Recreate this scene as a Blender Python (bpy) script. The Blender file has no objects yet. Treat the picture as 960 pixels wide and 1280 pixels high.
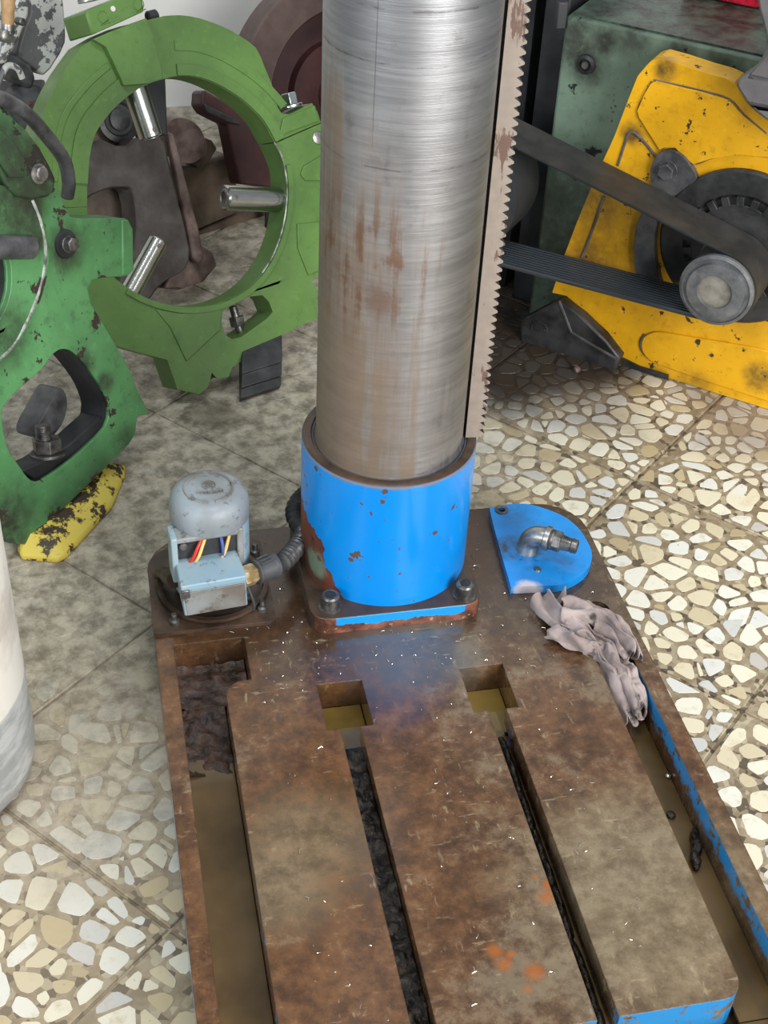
import bpy, bmesh, math, random
from mathutils import Vector, Matrix, noise as mnoise
from mathutils.geometry import tessellate_polygon
random.seed(7)
S = bpy.context.scene
COL = S.collection
R = math.radians
# ------------------------------------------------------------------ camera
YAW, PITCH, ROLL, FPX = R(13.551), R(38.614), R(3.217), 1733.0
CAM = Vector((-.38117, -1.57649, 1.5))
_F = Vector((math.sin(YAW)*math.cos(PITCH), math.cos(YAW)*math.cos(PITCH), -math.sin(PITCH)))
_r = Vector((math.cos(YAW), -math.sin(YAW), 0)); _u = _r.cross(_F)
_R = _r*math.cos(ROLL)+_u*math.sin(ROLL); _U = -_r*math.sin(ROLL)+_u*math.cos(ROLL)
cd = bpy.data.cameras.new('camera'); cam = bpy.data.objects.new('camera', cd); COL.objects.link(cam)
cam.matrix_world = Matrix(((_R.x,_U.x,-_F.x,CAM.x),(_R.y,_U.y,-_F.y,CAM.y),(_R.z,_U.z,-_F.z,CAM.z),(0,0,0,1)))
cd.sensor_fit = 'AUTO'; cd.sensor_width = 36; cd.lens = FPX/1280*36; cd.clip_start = .05
S.camera = cam
# ------------------------------------------------------------------ light
S.view_settings.view_transform = 'Standard'; S.view_settings.look = 'None'
S.view_settings.gamma = 1; S.view_settings.use_curve_mapping = False
S.view_settings.exposure = 0.0
W = bpy.data.worlds.new('world'); S.world = W; W.use_nodes = True
W.node_tree.nodes['Background'].inputs[0].default_value = (.86,.93,1,1)
W.node_tree.nodes['Background'].inputs[1].default_value = .38
def area(name, loc, target, sx, sy, power, col):
    l = bpy.data.lights.new(name, 'AREA'); l.shape = 'RECTANGLE'; l.size = sx; l.size_y = sy; l.energy = power; l.color = col
    o = bpy.data.objects.new(name, l); COL.objects.link(o); o.location = loc
    o.rotation_euler = (Vector(target)-Vector(loc)).to_track_quat('-Z','Y').to_euler(); return o
area('door_daylight', (1.7,-4.0,2.0), (.2,.2,.2), 2.4, 2.6, 260, (1,.98,.95))
area('window_daylight', (-3.0,-2.8,2.0), (0,.2,.4), 1.2, 1.8, 80, (.9,.96,1))
area('overhead_fill', (.1,-.5,3.4), (.1,.2,0), 1.6, .5, 40, (.95,1,1))  # added soft overhead fill light, its source unseen
# ------------------------------------------------------------------ pixel -> point
def ray(x, y):
    return (_F + _R*((x-480)/FPX) - _U*((y-640)/FPX))
def fl(x, y, z=0.0):
    d = ray(x,y); return CAM + d*((z-CAM.z)/d.z)
def aty(x, y, Y):
    d = ray(x,y); return CAM + d*((Y-CAM.y)/d.y)
class Plane:
    """a standing plane: azimuth of its level direction, leaned back by tilt"""
    def __init__(s, o, az, tilt=0):
        s.o = Vector(o); a = R(az); t = R(tilt)
        s.u = Vector((math.sin(a), math.cos(a), 0)); n0 = Vector((s.u.y, -s.u.x, 0))
        s.n = n0*math.cos(t) + Vector((0,0,1))*math.sin(t)
        s.v = s.n.cross(s.u)
        if s.v.z < 0: s.v = -s.v
    def at(s, x, y, off=0.0):
        d = ray(x,y); o = s.o + s.n*off
        return CAM + d*((o-CAM).dot(s.n)/d.dot(s.n))
# ------------------------------------------------------------------ mesh helper
class MB:
    def __init__(s): s.v = []; s.f = []
    def add(s, vs, fs):
        b = len(s.v); s.v += [tuple(v) for v in vs]; s.f += [tuple(i+b for i in f) for f in fs]; return s
    def box(s, c, size, rot=None):
        c = Vector(c); hx,hy,hz = [q/2 for q in size]
        vs = [Vector((x,y,z)) for z in (-hz,hz) for y in (-hy,hy) for x in (-hx,hx)]
        if rot is not None: vs = [rot @ q for q in vs]
        return s.add([q+c for q in vs], [(0,2,3,1),(4,5,7,6),(0,1,5,4),(2,6,7,3),(0,4,6,2),(1,3,7,5)])
    def lathe(s, prof, c, axis=(0,0,1), seg=40, cap=True, ref=None):
        """prof: (radius, height along axis)"""
        c = Vector(c); a = Vector(axis).normalized()
        e = Vector(ref) if ref else (Vector((1,0,0)) if abs(a.x)<.8 else Vector((0,1,0)))
        e = (e - a*e.dot(a)).normalized(); g = a.cross(e)
        vs=[]; fs=[]; n=len(prof)
        for r,h in prof:
            for i in range(seg):
                t = 2*math.pi*i/seg; vs.append(c + a*h + e*(r*math.cos(t)) + g*(r*math.sin(t)))
        for k in range(n-1):
            for i in range(seg):
                j=(i+1)%seg; fs.append((k*seg+i,k*seg+j,(k+1)*seg+j,(k+1)*seg+i))
        if cap:
            fs.append(tuple(range(seg))[::-1]); fs.append(tuple((n-1)*seg+i for i in range(seg)))
        return s.add(vs,fs)
    def cyl(s, p0, p1, r, r1=None, seg=24, ch=0.0):
        p0=Vector(p0); p1=Vector(p1); L=(p1-p0).length; r1 = r if r1 is None else r1
        prof=[(r-ch,0),(r,ch),(r1,L-ch),(r1-ch,L)] if ch else [(r,0),(r1,L)]
        return s.lathe(prof,p0,p1-p0,seg)
    def tube(s, path, rad, seg=14, caps=True):
        path=[Vector(p) for p in path]; n=len(path); rs=rad if isinstance(rad,(list,tuple)) else [rad]*n
        vs=[];fs=[]; prev=None
        for k,p in enumerate(path):
            t=(path[min(k+1,n-1)]-path[max(k-1,0)]).normalized()
            if prev is None:
                e = Vector((0,0,1)) if abs(t.z)<.9 else Vector((1,0,0))
            else: e = prev
            e=(e-t*e.dot(t)).normalized(); prev=e; g=t.cross(e)
            for i in range(seg):
                a=2*math.pi*i/seg; vs.append(p+e*(rs[k]*math.cos(a))+g*(rs[k]*math.sin(a)))
        for k in range(n-1):
            for i in range(seg):
                j=(i+1)%seg; fs.append((k*seg+i,k*seg+j,(k+1)*seg+j,(k+1)*seg+i))
        if caps: fs.append(tuple(range(seg))[::-1]); fs.append(tuple((n-1)*seg+i for i in range(seg)))
        return s.add(vs,fs)
    def prism(s, loops, ext):
        """loops of 3D points (outer then holes), extruded by the vector ext"""
        loops=[[Vector(p) for p in l] for l in loops]; ext=Vector(ext)
        tris=tessellate_polygon(loops); flat=[p for l in loops for p in l]; n=len(flat)
        fs=[tuple(t) for t in tris]+[tuple(i+n for i in t) for t in tris]; b=0
        for l in loops:
            m=len(l)
            for i in range(m):
                j=(i+1)%m; fs.append((b+i,b+j,b+j+n,b+i+n))
            b+=m
        return s.add(flat+[p+ext for p in flat],fs)
    def build(s, name, mat, parent=None, bevel=0, smooth=True, seg=2, ang=35, label=None, kind=None):
        off=Vector((0,0,0)); p=parent
        while p is not None: off+=p.location; p=p.parent
        me=bpy.data.meshes.new(name); me.from_pydata([tuple(Vector(v)-off) for v in s.v],[],s.f); me.validate()
        bm=bmesh.new(); bm.from_mesh(me); bmesh.ops.remove_doubles(bm,verts=bm.verts,dist=1e-6)
        bmesh.ops.recalc_face_normals(bm,faces=bm.faces)
        for e in bm.edges:
            if len(e.link_faces)==2: e.smooth = e.calc_face_angle(0) < R(ang)
        for f in bm.faces: f.smooth=smooth
        bm.to_mesh(me); bm.free()
        o=bpy.data.objects.new(name,me); COL.objects.link(o); me.materials.append(mat)
        if parent is not None: o.parent=parent
        if bevel:
            m=o.modifiers.new('bevel','BEVEL'); m.width=bevel; m.segments=seg; m.limit_method='ANGLE'; m.angle_limit=R(38); m.harden_normals=False
        if label: o['label']=label
        if kind: o['kind']=kind
        return o
def empty(name, loc, label, cat, group=None):
    o=bpy.data.objects.new(name,None); COL.objects.link(o); o.location=loc; o.empty_display_size=.05
    o['label']=label; o['category']=cat
    if group: o['group']=group
    return o
def tag(o,label,cat,group=None,kind=None):
    o['label']=label; o['category']=cat
    if group: o['group']=group
    if kind: o['kind']=kind
    return o
def chaikin(p,n=2,closed=True):
    p=[Vector(q) for q in p]
    for _ in range(n):
        q=[]; m=len(p)
        for i in range(m if closed else m-1):
            a,b=p[i],p[(i+1)%m]; q+=[a*.75+b*.25,a*.25+b*.75]
        p=q if closed else [p[0]]+q+[p[-1]]
    return p
def spline(p,k=6,closed=False):
    p=[Vector(q) for q in p]; n=len(p); out=[]
    for i in range(n if closed else n-1):
        g=(lambda j:p[j%n]) if closed else (lambda j:p[max(0,min(n-1,j))])
        a,b,c,d=g(i-1),g(i),g(i+1),g(i+2)
        for s in range(k):
            t=s/k; out.append(.5*((2*b)+(c-a)*t+(2*a-5*b+4*c-d)*t*t+(3*b-a-3*c+d)*t**3))
    if not closed: out.append(p[-1])
    return out
def rrect(x0,x1,y0,y1,r,z,seg=5):
    """rounded rectangle, r = radii for (x0y0, x1y0, x1y1, x0y1)"""
    pts=[]
    for (cx,cy,sx,sy,a0,rr) in ((x0,y0,1,1,180,r[0]),(x1,y0,-1,1,270,r[1]),(x1,y1,-1,-1,0,r[2]),(x0,y1,1,-1,90,r[3])):
        if rr<=0: pts.append(Vector((cx,cy,z))); continue
        for k in range(seg+1):
            a=R(a0+90*k/seg); pts.append(Vector((cx+sx*rr+rr*math.cos(a),cy+sy*rr+rr*math.sin(a),z)))
    return pts
def boolean(o,cutters):
    for c in cutters:
        m=o.modifiers.new('cut','BOOLEAN'); m.operation='DIFFERENCE'; m.solver='EXACT'; m.object=c
    dg=bpy.context.evaluated_depsgraph_get(); me=bpy.data.meshes.new_from_object(o.evaluated_get(dg))
    o.modifiers.clear(); o.data=me
    for c in cutters: bpy.data.objects.remove(c,do_unlink=True)
    for p in me.polygons: p.use_smooth=False
def hexhead(mb,c,axis,r,h,seg=6,ref=None):
    return mb.lathe([(r,0),(r,h*.85),(r*.88,h)],c,axis,seg,True,ref)
# ------------------------------------------------------------------ materials
class NT:
    def __init__(s,name,rough=.5,metal=0):
        m=bpy.data.materials.new(name); m.use_nodes=True; s.m=m; s.t=m.node_tree; s.b=s.t.nodes['Principled BSDF']
        s.b.inputs['Roughness'].default_value=rough; s.b.inputs['Metallic'].default_value=metal
        s._c={}
    def n(s,typ,**kw):
        q=s.t.nodes.new(typ)
        for k,v in kw.items(): setattr(q,k,v)
        return q
    def l(s,a,b): s.t.links.new(a,b)
    def put(s,sock,v):
        if hasattr(v,'is_linked') or hasattr(v,'links'): s.l(v,sock)
        elif isinstance(v,tuple) and len(v)==3 and sock.type=='RGBA': sock.default_value=(*v,1)
        else: sock.default_value=v
    def coord(s,kind='Object'):
        if kind not in s._c:
            if kind=='world': s._c[kind]=s.n('ShaderNodeNewGeometry').outputs['Position']
            else: s._c[kind]=s.n('ShaderNodeTexCoord').outputs[kind]
        return s._c[kind]
    def sep(s,v):
        q=s.n('ShaderNodeSeparateXYZ'); s.l(v,q.inputs[0]); return q.outputs
    def scale(s,v,sc):
        q=s.n('ShaderNodeVectorMath',operation='MULTIPLY'); s.l(v,q.inputs[0]); q.inputs[1].default_value=sc; return q.outputs[0]
    def noise(s,scale,detail=4,rough=.55,vec=None,dist=0):
        q=s.n('ShaderNodeTexNoise'); q.inputs['Scale'].default_value=scale; q.inputs['Detail'].default_value=detail; q.inputs['Roughness'].default_value=rough; q.inputs['Distortion'].default_value=dist
        s.l(vec or s.coord('world'),q.inputs['Vector']); return q.outputs['Fac']
    def voro(s,scale,feature='F1',vec=None,out='Distance'):
        q=s.n('ShaderNodeTexVoronoi',feature=feature); q.inputs['Scale'].default_value=scale; s.l(vec or s.coord('world'),q.inputs['Vector']); return q.outputs[out]
    def math(s,op,a,b=0.0,c=None,clamp=False):
        q=s.n('ShaderNodeMath',operation=op,use_clamp=clamp); s.put(q.inputs[0],a); s.put(q.inputs[1],b)
        if c is not None: s.put(q.inputs[2],c)
        return q.outputs[0]
    def step(s,v,lo,hi,a=0.0,b=1.0):
        q=s.n('ShaderNodeMapRange',clamp=True); q.interpolation_type='SMOOTHSTEP'; s.put(q.inputs[0],v)
        q.inputs[1].default_value=lo; q.inputs[2].default_value=hi; q.inputs[3].default_value=a; q.inputs[4].default_value=b; return q.outputs[0]
    def mix(s,f,a,b):
        q=s.n('ShaderNodeMix',data_type='RGBA'); s.put(q.inputs['Factor'],f); s.put(q.inputs[6],a); s.put(q.inputs[7],b); return q.outputs[2]
    def mul(s,a,b): return s.math('MULTIPLY',a,b)
    def blob(s,c,r,soft=.3,nz=None,amt=0.0,vec=None):
        """1 inside a ball round c, fading out, edge broken by noise nz"""
        q=s.n('ShaderNodeVectorMath',operation='DISTANCE'); s.l(vec or s.coord('world'),q.inputs[0]); q.inputs[1].default_value=c
        d=q.outputs['Value']
        if nz is not None: d=s.math('ADD',d,s.mul(s.math('SUBTRACT',nz,.5),amt))
        return s.step(d,r*(1-soft),r*(1+soft),1.0,0.0)
    def bump(s,h,strength=.3,dist=.002,prev=None):
        q=s.n('ShaderNodeBump'); q.inputs['Strength'].default_value=strength; q.inputs['Distance'].default_value=dist; s.l(h,q.inputs['Height'])
        if prev is not None: s.l(prev,q.inputs['Normal'])
        s.l(q.outputs[0],s.b.inputs['Normal']); return q.outputs[0]
    def col(s,v): s.put(s.b.inputs['Base Color'],v)
    def set(s,name,v): s.put(s.b.inputs[name],v)
def lin(r,g,b):
    f=lambda c:(c/255/12.92 if c/255<=.04045 else ((c/255+.055)/1.055)**2.4)
    return (f(r),f(g),f(b))
def paint(name,c,chip=(.02,.017,.015),amt=.5,sc=18,grime=(.02,.02,.018),gr=.35,rough=.42,bump=.25,fleck=True,spots=()):
    k=NT(name,rough); n1=k.noise(5,5); n2=k.noise(sc,6,.65); n3=k.noise(2.2,4)
    base=k.mix(k.step(n1,.35,.7),c,tuple(q*.72 for q in c))
    base=k.mix(k.mul(k.step(n3,.45,.75),gr),base,grime)
    n4=k.noise(48,5,.7); base=k.mix(k.step(n4,.52,.70,0,.35*min(1,gr+.2)),base,grime); base=k.mix(k.step(n4,.44,.30,0,.22),base,tuple(min(1,q*1.5+.02) for q in c))
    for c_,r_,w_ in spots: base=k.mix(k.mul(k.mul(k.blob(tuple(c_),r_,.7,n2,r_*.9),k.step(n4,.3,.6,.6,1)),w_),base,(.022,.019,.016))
    m=k.step(n2,.70-amt*.12,.72-amt*.12)
    if fleck:
        f=k.step(k.noise(120,3),.70,.73); m=k.math('MAXIMUM',m,k.mul(f,.8))
    base=k.mix(m,base,chip); k.col(base)
    k.set('Roughness',k.math('ADD',rough-.12,k.mul(n2,.3)))
    k.bump(k.math('SUBTRACT',k.mul(k.noise(60,3),.35),k.mul(m,.6)),bump,.0015)
    return k.m
def greasy(name,c,c2,rough=.45,sc=14,bump=.4,metal=0.0,spec=None):
    k=NT(name,rough,metal); n=k.noise(sc,6,.62); n2=k.noise(sc*6,4)
    k.col(k.mix(k.step(n,.3,.72),c,c2)); k.set('Roughness',k.math('ADD',rough-.15,k.mul(n2,.35)))
    k.bump(k.math('ADD',n,k.mul(n2,.4)),bump,.002); return k.m
def plain(name,c,rough=.5,metal=0,var=.25,sc=30):
    k=NT(name,rough,metal); k.col(k.mix(k.noise(sc,4),tuple(q*(1-var) for q in c),tuple(min(1,q*(1+var)) for q in c)))
    k.bump(k.noise(sc*4,3),.12,.001); return k.m
M={}
# cast base: brown, oily, worn to tan-grey, blue paint left on its side walls
def base_mat(name,blue=True):
    k=NT(name,.34); p=k.coord('world'); x,y,z=k.sep(p)
    n1=k.noise(4.5,6,.62); n2=k.noise(34,8,.72); n3=k.noise(2.2,3); nf=k.noise(160,3)
    sc=k.noise(1,4,.6,k.scale(p,(90,30,30)))
    brown=k.mix(k.step(n2,.3,.7),lin(64,42,25),lin(114,78,48))
    grey=k.mix(n2,lin(98,88,70),lin(138,128,106))
    base=k.mix(k.mul(k.step(k.math('ADD',n1,k.mul(k.math('SUBTRACT',n2,.5),.75)),.52,.74),.6),brown,grey)
    g=k.math('MAXIMUM',k.blob((.20,-.66,.1),.15,.5,k.noise(9,6,.65),.22),k.mul(k.blob((-.24,-.55,.1),.07,.6,n2,.14),.8))
    g=k.math('MAXIMUM',g,k.mul(k.blob((-.2,-.5,.1),.07,.6,n2,.1),.7))
    base=k.mix(k.mul(g,.72),base,k.mix(k.step(n2,.3,.7),lin(108,93,71),lin(146,133,107)))
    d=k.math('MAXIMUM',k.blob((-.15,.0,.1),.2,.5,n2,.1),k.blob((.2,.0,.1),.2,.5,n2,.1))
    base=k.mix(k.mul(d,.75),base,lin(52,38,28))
    sl=k.math('MAXIMUM',k.blob((-.0,-.19,.1),.08,.6,n2,.1),k.blob((.05,-.21,.1),.05,.6,n2,.08))
    base=k.mix(k.mul(sl,.6),base,lin(96,98,96))
    sc2=k.noise(1,4,.6,k.scale(p,(28,110,30))); scr=k.mul(k.math('MAXIMUM',k.step(sc,.60,.70),k.step(sc2,.60,.70)),k.step(k.noise(7,4),.42,.60)); base=k.mix(k.mul(scr,.42),base,lin(176,158,126))
    base=k.mix(k.step(nf,.66,.74,0,.35),base,lin(40,26,20))
    # rust blots
    for c,r in (((-.006,-.693,.1),.007),((.0,-.712,.1),.0075),((.012,-.70,.1),.004),((.032,-.728,.1),.010),((.018,-.748,.1),.005),((.083,-.615,.1),.006),((.075,-.632,.1),.009),((.07,-.60,.1),.003)):
        base=k.mix(k.mul(k.blob(c,r,.9,n2,.03),.75),base,lin(164,92,32))
    geo=k.n('ShaderNodeNewGeometry'); nx,ny,nz=k.sep(geo.outputs['True Normal'])
    if blue:
        side=k.step(k.math('ABSOLUTE',nz),.4,.6,1,0)
        rim=k.mul(k.step(x,.30,.305),k.mul(k.step(y,-.262,-.275),k.step(k.math('ADD',z,k.mul(k.math('SUBTRACT',n2,.5),.05)),.068,.078)))
        outer=k.mul(k.step(x,-.353,-.3535),k.step(y,-.30,-.36))
        front=k.mul(k.step(y,-.785,-.79),k.step(y,-.86,-.85))
        tabl=k.mul(k.mul(k.step(x,-.262,-.264),k.step(x,-.275,-.272)),k.mul(k.step(y,-.47,-.48),k.step(n2,.55,.6)))
        b=k.mul(side,k.math('MAXIMUM',k.math('MAXIMUM',rim,k.mul(outer,.9)),k.math('MAXIMUM',front,tabl)))
        b=k.mul(b,k.step(k.noise(45,5,.7),.40,.46))
        base=k.mix(b,base,k.mix(outer,lin(40,140,205),lin(86,132,172)))
    k.col(base)
    wet=k.math('MAXIMUM',k.blob((-.03,-.20,.1),.13,.5,n2,.1),k.mul(k.blob((-.06,-.5,.1),.10,.6,n2,.15),.8))
    k.set('Roughness',k.math('SUBTRACT',k.math('ADD',k.mul(n2,.28),k.mul(n1,.2)),k.mul(wet,.12),clamp=True))
    k.set('Coat Weight',k.math('MAXIMUM',wet,k.step(n3,.4,.6,.15,.6))); k.set('Coat Roughness',.11)
    bv=k.n('ShaderNodeBevel',samples=3); bv.inputs['Radius'].default_value=.0025
    k.bump(k.math('ADD',k.mul(nf,.4),k.mul(n2,.9)),.3,.0015,bv.outputs[0]); return k.m
M['base']=base_mat('oily_cast_iron')
M['dark_iron']=greasy('dark_oily_iron',lin(40,30,23),lin(84,64,50),.38,20)
def collar_mat():
    k=NT('blue_paint_chipped',.3); x,y,z=k.sep(k.coord('world')); n=k.noise(16,6,.65); n2=k.noise(50,5,.7); n3=k.noise(9,3)
    blue=k.mix(k.step(k.noise(4,3),.3,.7),lin(0,134,222),lin(0,146,236))
    lim=k.math('ADD',k.math('ADD',x,k.mul(z,.42)),k.mul(k.math('SUBTRACT',n,.5),.075))
    m=k.step(lim,-.022,-.0205,1,0)
    m=k.mul(m,k.step(z,.262,.255))
    spots=k.step(k.noise(34,3,.5),.69,.70)
    spots=k.math('MAXIMUM',spots,k.mul(k.step(k.noise(95,3,.5),.70,.715),.9))
    for c_,r_ in (((-.032,-.122,.340),.004),((-.033,-.121,.322),.0045),((-.071,-.104,.209),.004),((-.004,-.126,.191),.0045),((-.110,-.061,.179),.005),((.046,-.117,.255),.003),((-.047,-.117,.183),.003)):
        spots=k.math('MAXIMUM',spots,k.blob(c_,r_,.25,n2,.018))
    top=k.step(k.math('ADD',z,k.mul(k.math('SUBTRACT',n2,.5),.012)),.343,.345)
    rust=k.mix(k.step(n3,.42,.6),lin(112,58,40),lin(84,52,40))
    rust=k.mix(k.blob((-.113,-.055,.165),.022,.4,n2,.03),rust,lin(110,128,108))
    rust=k.mix(k.step(n2,.6,.7),rust,lin(50,34,28))
    base=k.mix(m,blue,rust); base=k.mix(spots,base,lin(92,74,66)); base=k.mix(k.mul(top,.8),base,lin(120,108,92))
    k.col(base); k.set('Roughness',k.math('ADD',k.mul(m,.3),.27)); k.set('Coat Weight',.3); k.set('Coat Roughness',.12)
    k.bump(k.math('SUBTRACT',k.mul(n2,.15),m),.35,.0012); return k.m
M['collar']=collar_mat()
def flange_mat():
    k=NT('flange_worn_blue',.35); x,y,z=k.sep(k.coord('world')); n=k.noise(30,6,.65); n2=k.noise(70,4)
    geo=k.n('ShaderNodeNewGeometry'); nx,ny,nz=k.sep(geo.outputs['True Normal'])
    front=k.step(ny,-.5,-.7); zz=k.math('ADD',z,k.mul(k.math('SUBTRACT',n,.5),.022))
    b=k.mul(front,k.mul(k.step(zz,.1135,.115),k.mul(k.step(x,-.098,-.094),k.step(x,.098,.094))))
    rust=k.mix(k.step(n,.35,.65),lin(72,46,36),lin(140,88,70)); rust=k.mix(k.step(n2,.6,.68),rust,lin(168,140,122))
    dark=k.mix(n,lin(46,36,28),lin(84,66,54))
    k.col(k.mix(b,k.mix(front,dark,rust),lin(16,145,222))); k.set('Roughness',k.math('ADD',.12,k.mul(n,.4))); k.bump(n2,.5,.002); return k.m
M['flange']=flange_mat()
def steel_mat():
    k=NT('turned_steel',.34,1); p=k.coord('world'); x,y,z=k.sep(p)
    band=k.noise(1,4,.6,k.scale(p,(1.2,1.2,26))); fine=k.noise(1,3,.6,k.scale(p,(6,6,700))); lines=k.noise(1,3,.7,k.scale(p,(10,10,160)))
    vert=k.noise(1,5,.6,k.scale(p,(45,45,3))); n=k.noise(7,5,.6); blot=k.noise(26,6,.7)
    c=k.mix(band,lin(142,142,145),lin(186,187,190))
    c=k.mix(k.step(lines,.35,.65,.30,0),c,lin(96,96,98)); c=k.mix(k.step(blot,.55,.75,0,.35),c,lin(92,88,84))
    ang=k.math('ADD',k.mul(x,1.0),k.mul(z,.0)); sc_=k.mul(k.step(k.math('ABSOLUTE',k.math('ADD',x,.0605)),0,.0009,1,0),k.mul(k.step(y,0,-.01),k.step(z,.80,.86))); c=k.mix(k.mul(sc_,.5),c,lin(60,58,58))
    # rust film, heavier low and to the left
    f=k.math('ADD',k.math('ADD',k.mul(x,-3.0),k.mul(z,-1.0)),k.math('ADD',k.mul(k.math('SUBTRACT',vert,.5),1.1),k.mul(k.math('SUBTRACT',n,.5),.7)))
    f=k.mul(k.step(f,-.72,-.25),k.step(z,.98,.86)); 
    spot=k.mul(k.step(k.math('ADD',k.mul(vert,.6),k.mul(blot,.4)),.52,.62),k.mul(k.blob((-.075,-.08,.66),.10,.5,blot,.1),1.0))
    spot=k.math('MAXIMUM',spot,k.mul(k.blob((-.045,-.095,.62),.022,.5,blot,.05),.7))
    rf=k.math('MAXIMUM',k.mul(f,.78),k.mul(spot,.9))
    c=k.mix(rf,c,k.mix(blot,lin(88,67,45),lin(134,111,83)))
    c=k.mix(k.mul(spot,.7),c,lin(92,54,30))
    # faint grey stain rings
    for zz,w in ((1.105,.003),(.985,.0025),(.925,.002),(.80,.002)):
        r=k.step(k.math('ABSOLUTE',k.math('SUBTRACT',k.math('ADD',z,k.mul(k.math('SUBTRACT',n,.5),.012)),zz)),0,w,1,0)
        c=k.mix(k.mul(k.mul(r,k.step(blot,.4,.6)),.55),c,lin(70,66,64))
    k.col(c); k.set('Metallic',k.math('SUBTRACT',1.0,k.mul(k.math('MAXIMUM',rf,spot),.75)))
    k.set('Roughness',k.math('ADD',.32,k.math('ADD',k.mul(rf,.15),k.mul(band,.14)))); k.set('Anisotropic',.6)
    t=k.n('ShaderNodeTangent',direction_type='RADIAL',axis='Z'); k.l(t.outputs[0],k.b.inputs['Tangent'])
    k.bump(k.math('ADD',k.math('ADD',fine,lines),k.mul(band,.6)),.09,.001); return k.m
M['steel']=steel_mat()
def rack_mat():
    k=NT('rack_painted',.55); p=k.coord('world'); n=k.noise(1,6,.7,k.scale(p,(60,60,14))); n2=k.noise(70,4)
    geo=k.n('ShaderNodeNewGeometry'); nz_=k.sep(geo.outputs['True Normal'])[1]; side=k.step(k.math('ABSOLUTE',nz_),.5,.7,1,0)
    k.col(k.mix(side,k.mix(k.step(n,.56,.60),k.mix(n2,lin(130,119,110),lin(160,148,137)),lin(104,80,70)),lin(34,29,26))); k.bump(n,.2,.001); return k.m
M['rack']=rack_mat()
M['lightgreen']=paint('light_green_paint',lin(94,130,64),lin(190,205,165),-.6,14,lin(50,76,40),.6,.34,.25,False)
M['lightgreen_in']=M['lightgreen']
_pl=Plane(fl(20,680,.034),45,12)
_g=[(_pl.at(x,y,.005),r,w) for x,y,r,w in ((86,312,.034,.9),(50,222,.034,.9),(10,668,.05,.9),(18,262,.055,.85),(44,300,.022,.9),(14,188,.05,.8),(8,420,.05,.7),(160,552,.025,.7),(134,480,.018,.8),(110,455,.018,.8),(40,262,.02,.8),(20,640,.05,.5))]
M['midgreen']=paint('worn_green_paint',lin(88,146,92),lin(52,42,38),.85,17,lin(36,46,36),.9,.34,.4,True,_g)
M['midgreen_dirty']=paint('grimy_green_paint',lin(80,136,84),lin(40,36,32),1.5,15,lin(34,40,33),1.1,.34,.45,True,_g)
_py=Plane(fl(775,455),130.2,0)
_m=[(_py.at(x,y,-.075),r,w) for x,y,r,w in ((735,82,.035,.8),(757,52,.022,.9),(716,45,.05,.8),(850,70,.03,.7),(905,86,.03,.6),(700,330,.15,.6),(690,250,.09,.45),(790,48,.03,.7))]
_y=[(_py.at(x,y,0),r,w) for x,y,r,w in ((765,285,.085,.4),(735,330,.04,.6),(950,470,.028,.8),(832,86,.02,.8),(790,168,.02,.8),(745,255,.035,.5),(870,480,.03,.5),(820,470,.02,.6))]
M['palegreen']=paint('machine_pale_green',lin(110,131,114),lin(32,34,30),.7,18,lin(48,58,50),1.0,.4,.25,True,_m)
M['wornedge']=greasy('worn_paint_edge',lin(70,64,60),lin(196,206,196),.5,40,.4)
M['darkgreen_top']=greasy('greasy_green_top',lin(28,32,29),lin(78,98,84),.35,26,.6)
M['yellow']=paint('yellow_paint',lin(236,176,18),lin(60,50,30),.65,34,lin(150,104,20),.75,.42,.6,True,_y)
M['yelblack']=paint('worn_yellow_black',lin(206,184,70),lin(34,28,24),1.25,22,lin(58,48,30),.6,.5,.5)
def bar_mat():
    k=NT('worn_yellow_bar',.45); n=k.noise(38,7,.72); n2=k.noise(10,4); geo=k.n('ShaderNodeNewGeometry'); nz=k.sep(geo.outputs['True Normal'])[2]
    up=k.step(nz,.75,.92); th=k.math('ADD',n,k.mul(up,.09)); m=k.step(th,.52,.58)
    c=k.mix(m,k.mix(n2,lin(196,174,66),lin(224,204,96)),k.mix(n,lin(30,25,20),lin(72,58,42))); k.col(c); k.bump(n,.6,.002); return k.m
M['bar']=bar_mat()
M['chrome']=plain('pin_steel',lin(178,178,172),.24,1,.2,40)
M['galv']=greasy('galvanised_steel',lin(120,118,116),lin(190,188,184),.35,40,.3,.85)
M['bolt']=greasy('oily_steel_bolt',lin(70,68,66),lin(130,128,126),.35,60,.3,.7)
M['brightbolt']=plain('zinc_bolt',lin(200,205,210),.25,1)
M['black']=greasy('black_greasy_iron',lin(24,24,25),lin(62,62,63),.42,18,.5)
M['dullblack']=greasy('dull_black_steel',lin(22,23,25),lin(48,50,53),.55,9,.2)
M['grease']=greasy('grease_grey_iron',lin(52,52,54),lin(98,98,101),.4,22,.5)
M['belt']=greasy('rubber_belt',lin(38,38,38),lin(62,60,57),.5,12,.15)
M['ribs']=plain('ribbed_rubber',lin(44,50,56),.38,0,.2,60)
M['pulley']=greasy('pulley_grey',lin(84,86,88),lin(124,125,127),.4,30,.4,.2)
M['shaft']=greasy('shaft_end',lin(112,108,100),lin(160,155,146),.5,30,.3,.3)
M['rustcast']=greasy('rusty_grey_casting',lin(44,33,29),lin(96,90,88),.42,9,.5)
M['rustbrown']=greasy('brown_rusty_casting',lin(62,47,37),lin(108,92,76),.5,12,.5)
M['pinkrust']=greasy('pinkish_rusty_steel',lin(70,50,46),lin(134,114,108),.45,18,.5)
M['maroon']=greasy('maroon_primer',lin(50,23,24),lin(80,42,42),.5,10,.2)
M['brownmaroon']=greasy('brown_grey_primer',lin(62,47,43),lin(88,69,64),.5,12,.2)
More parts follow.
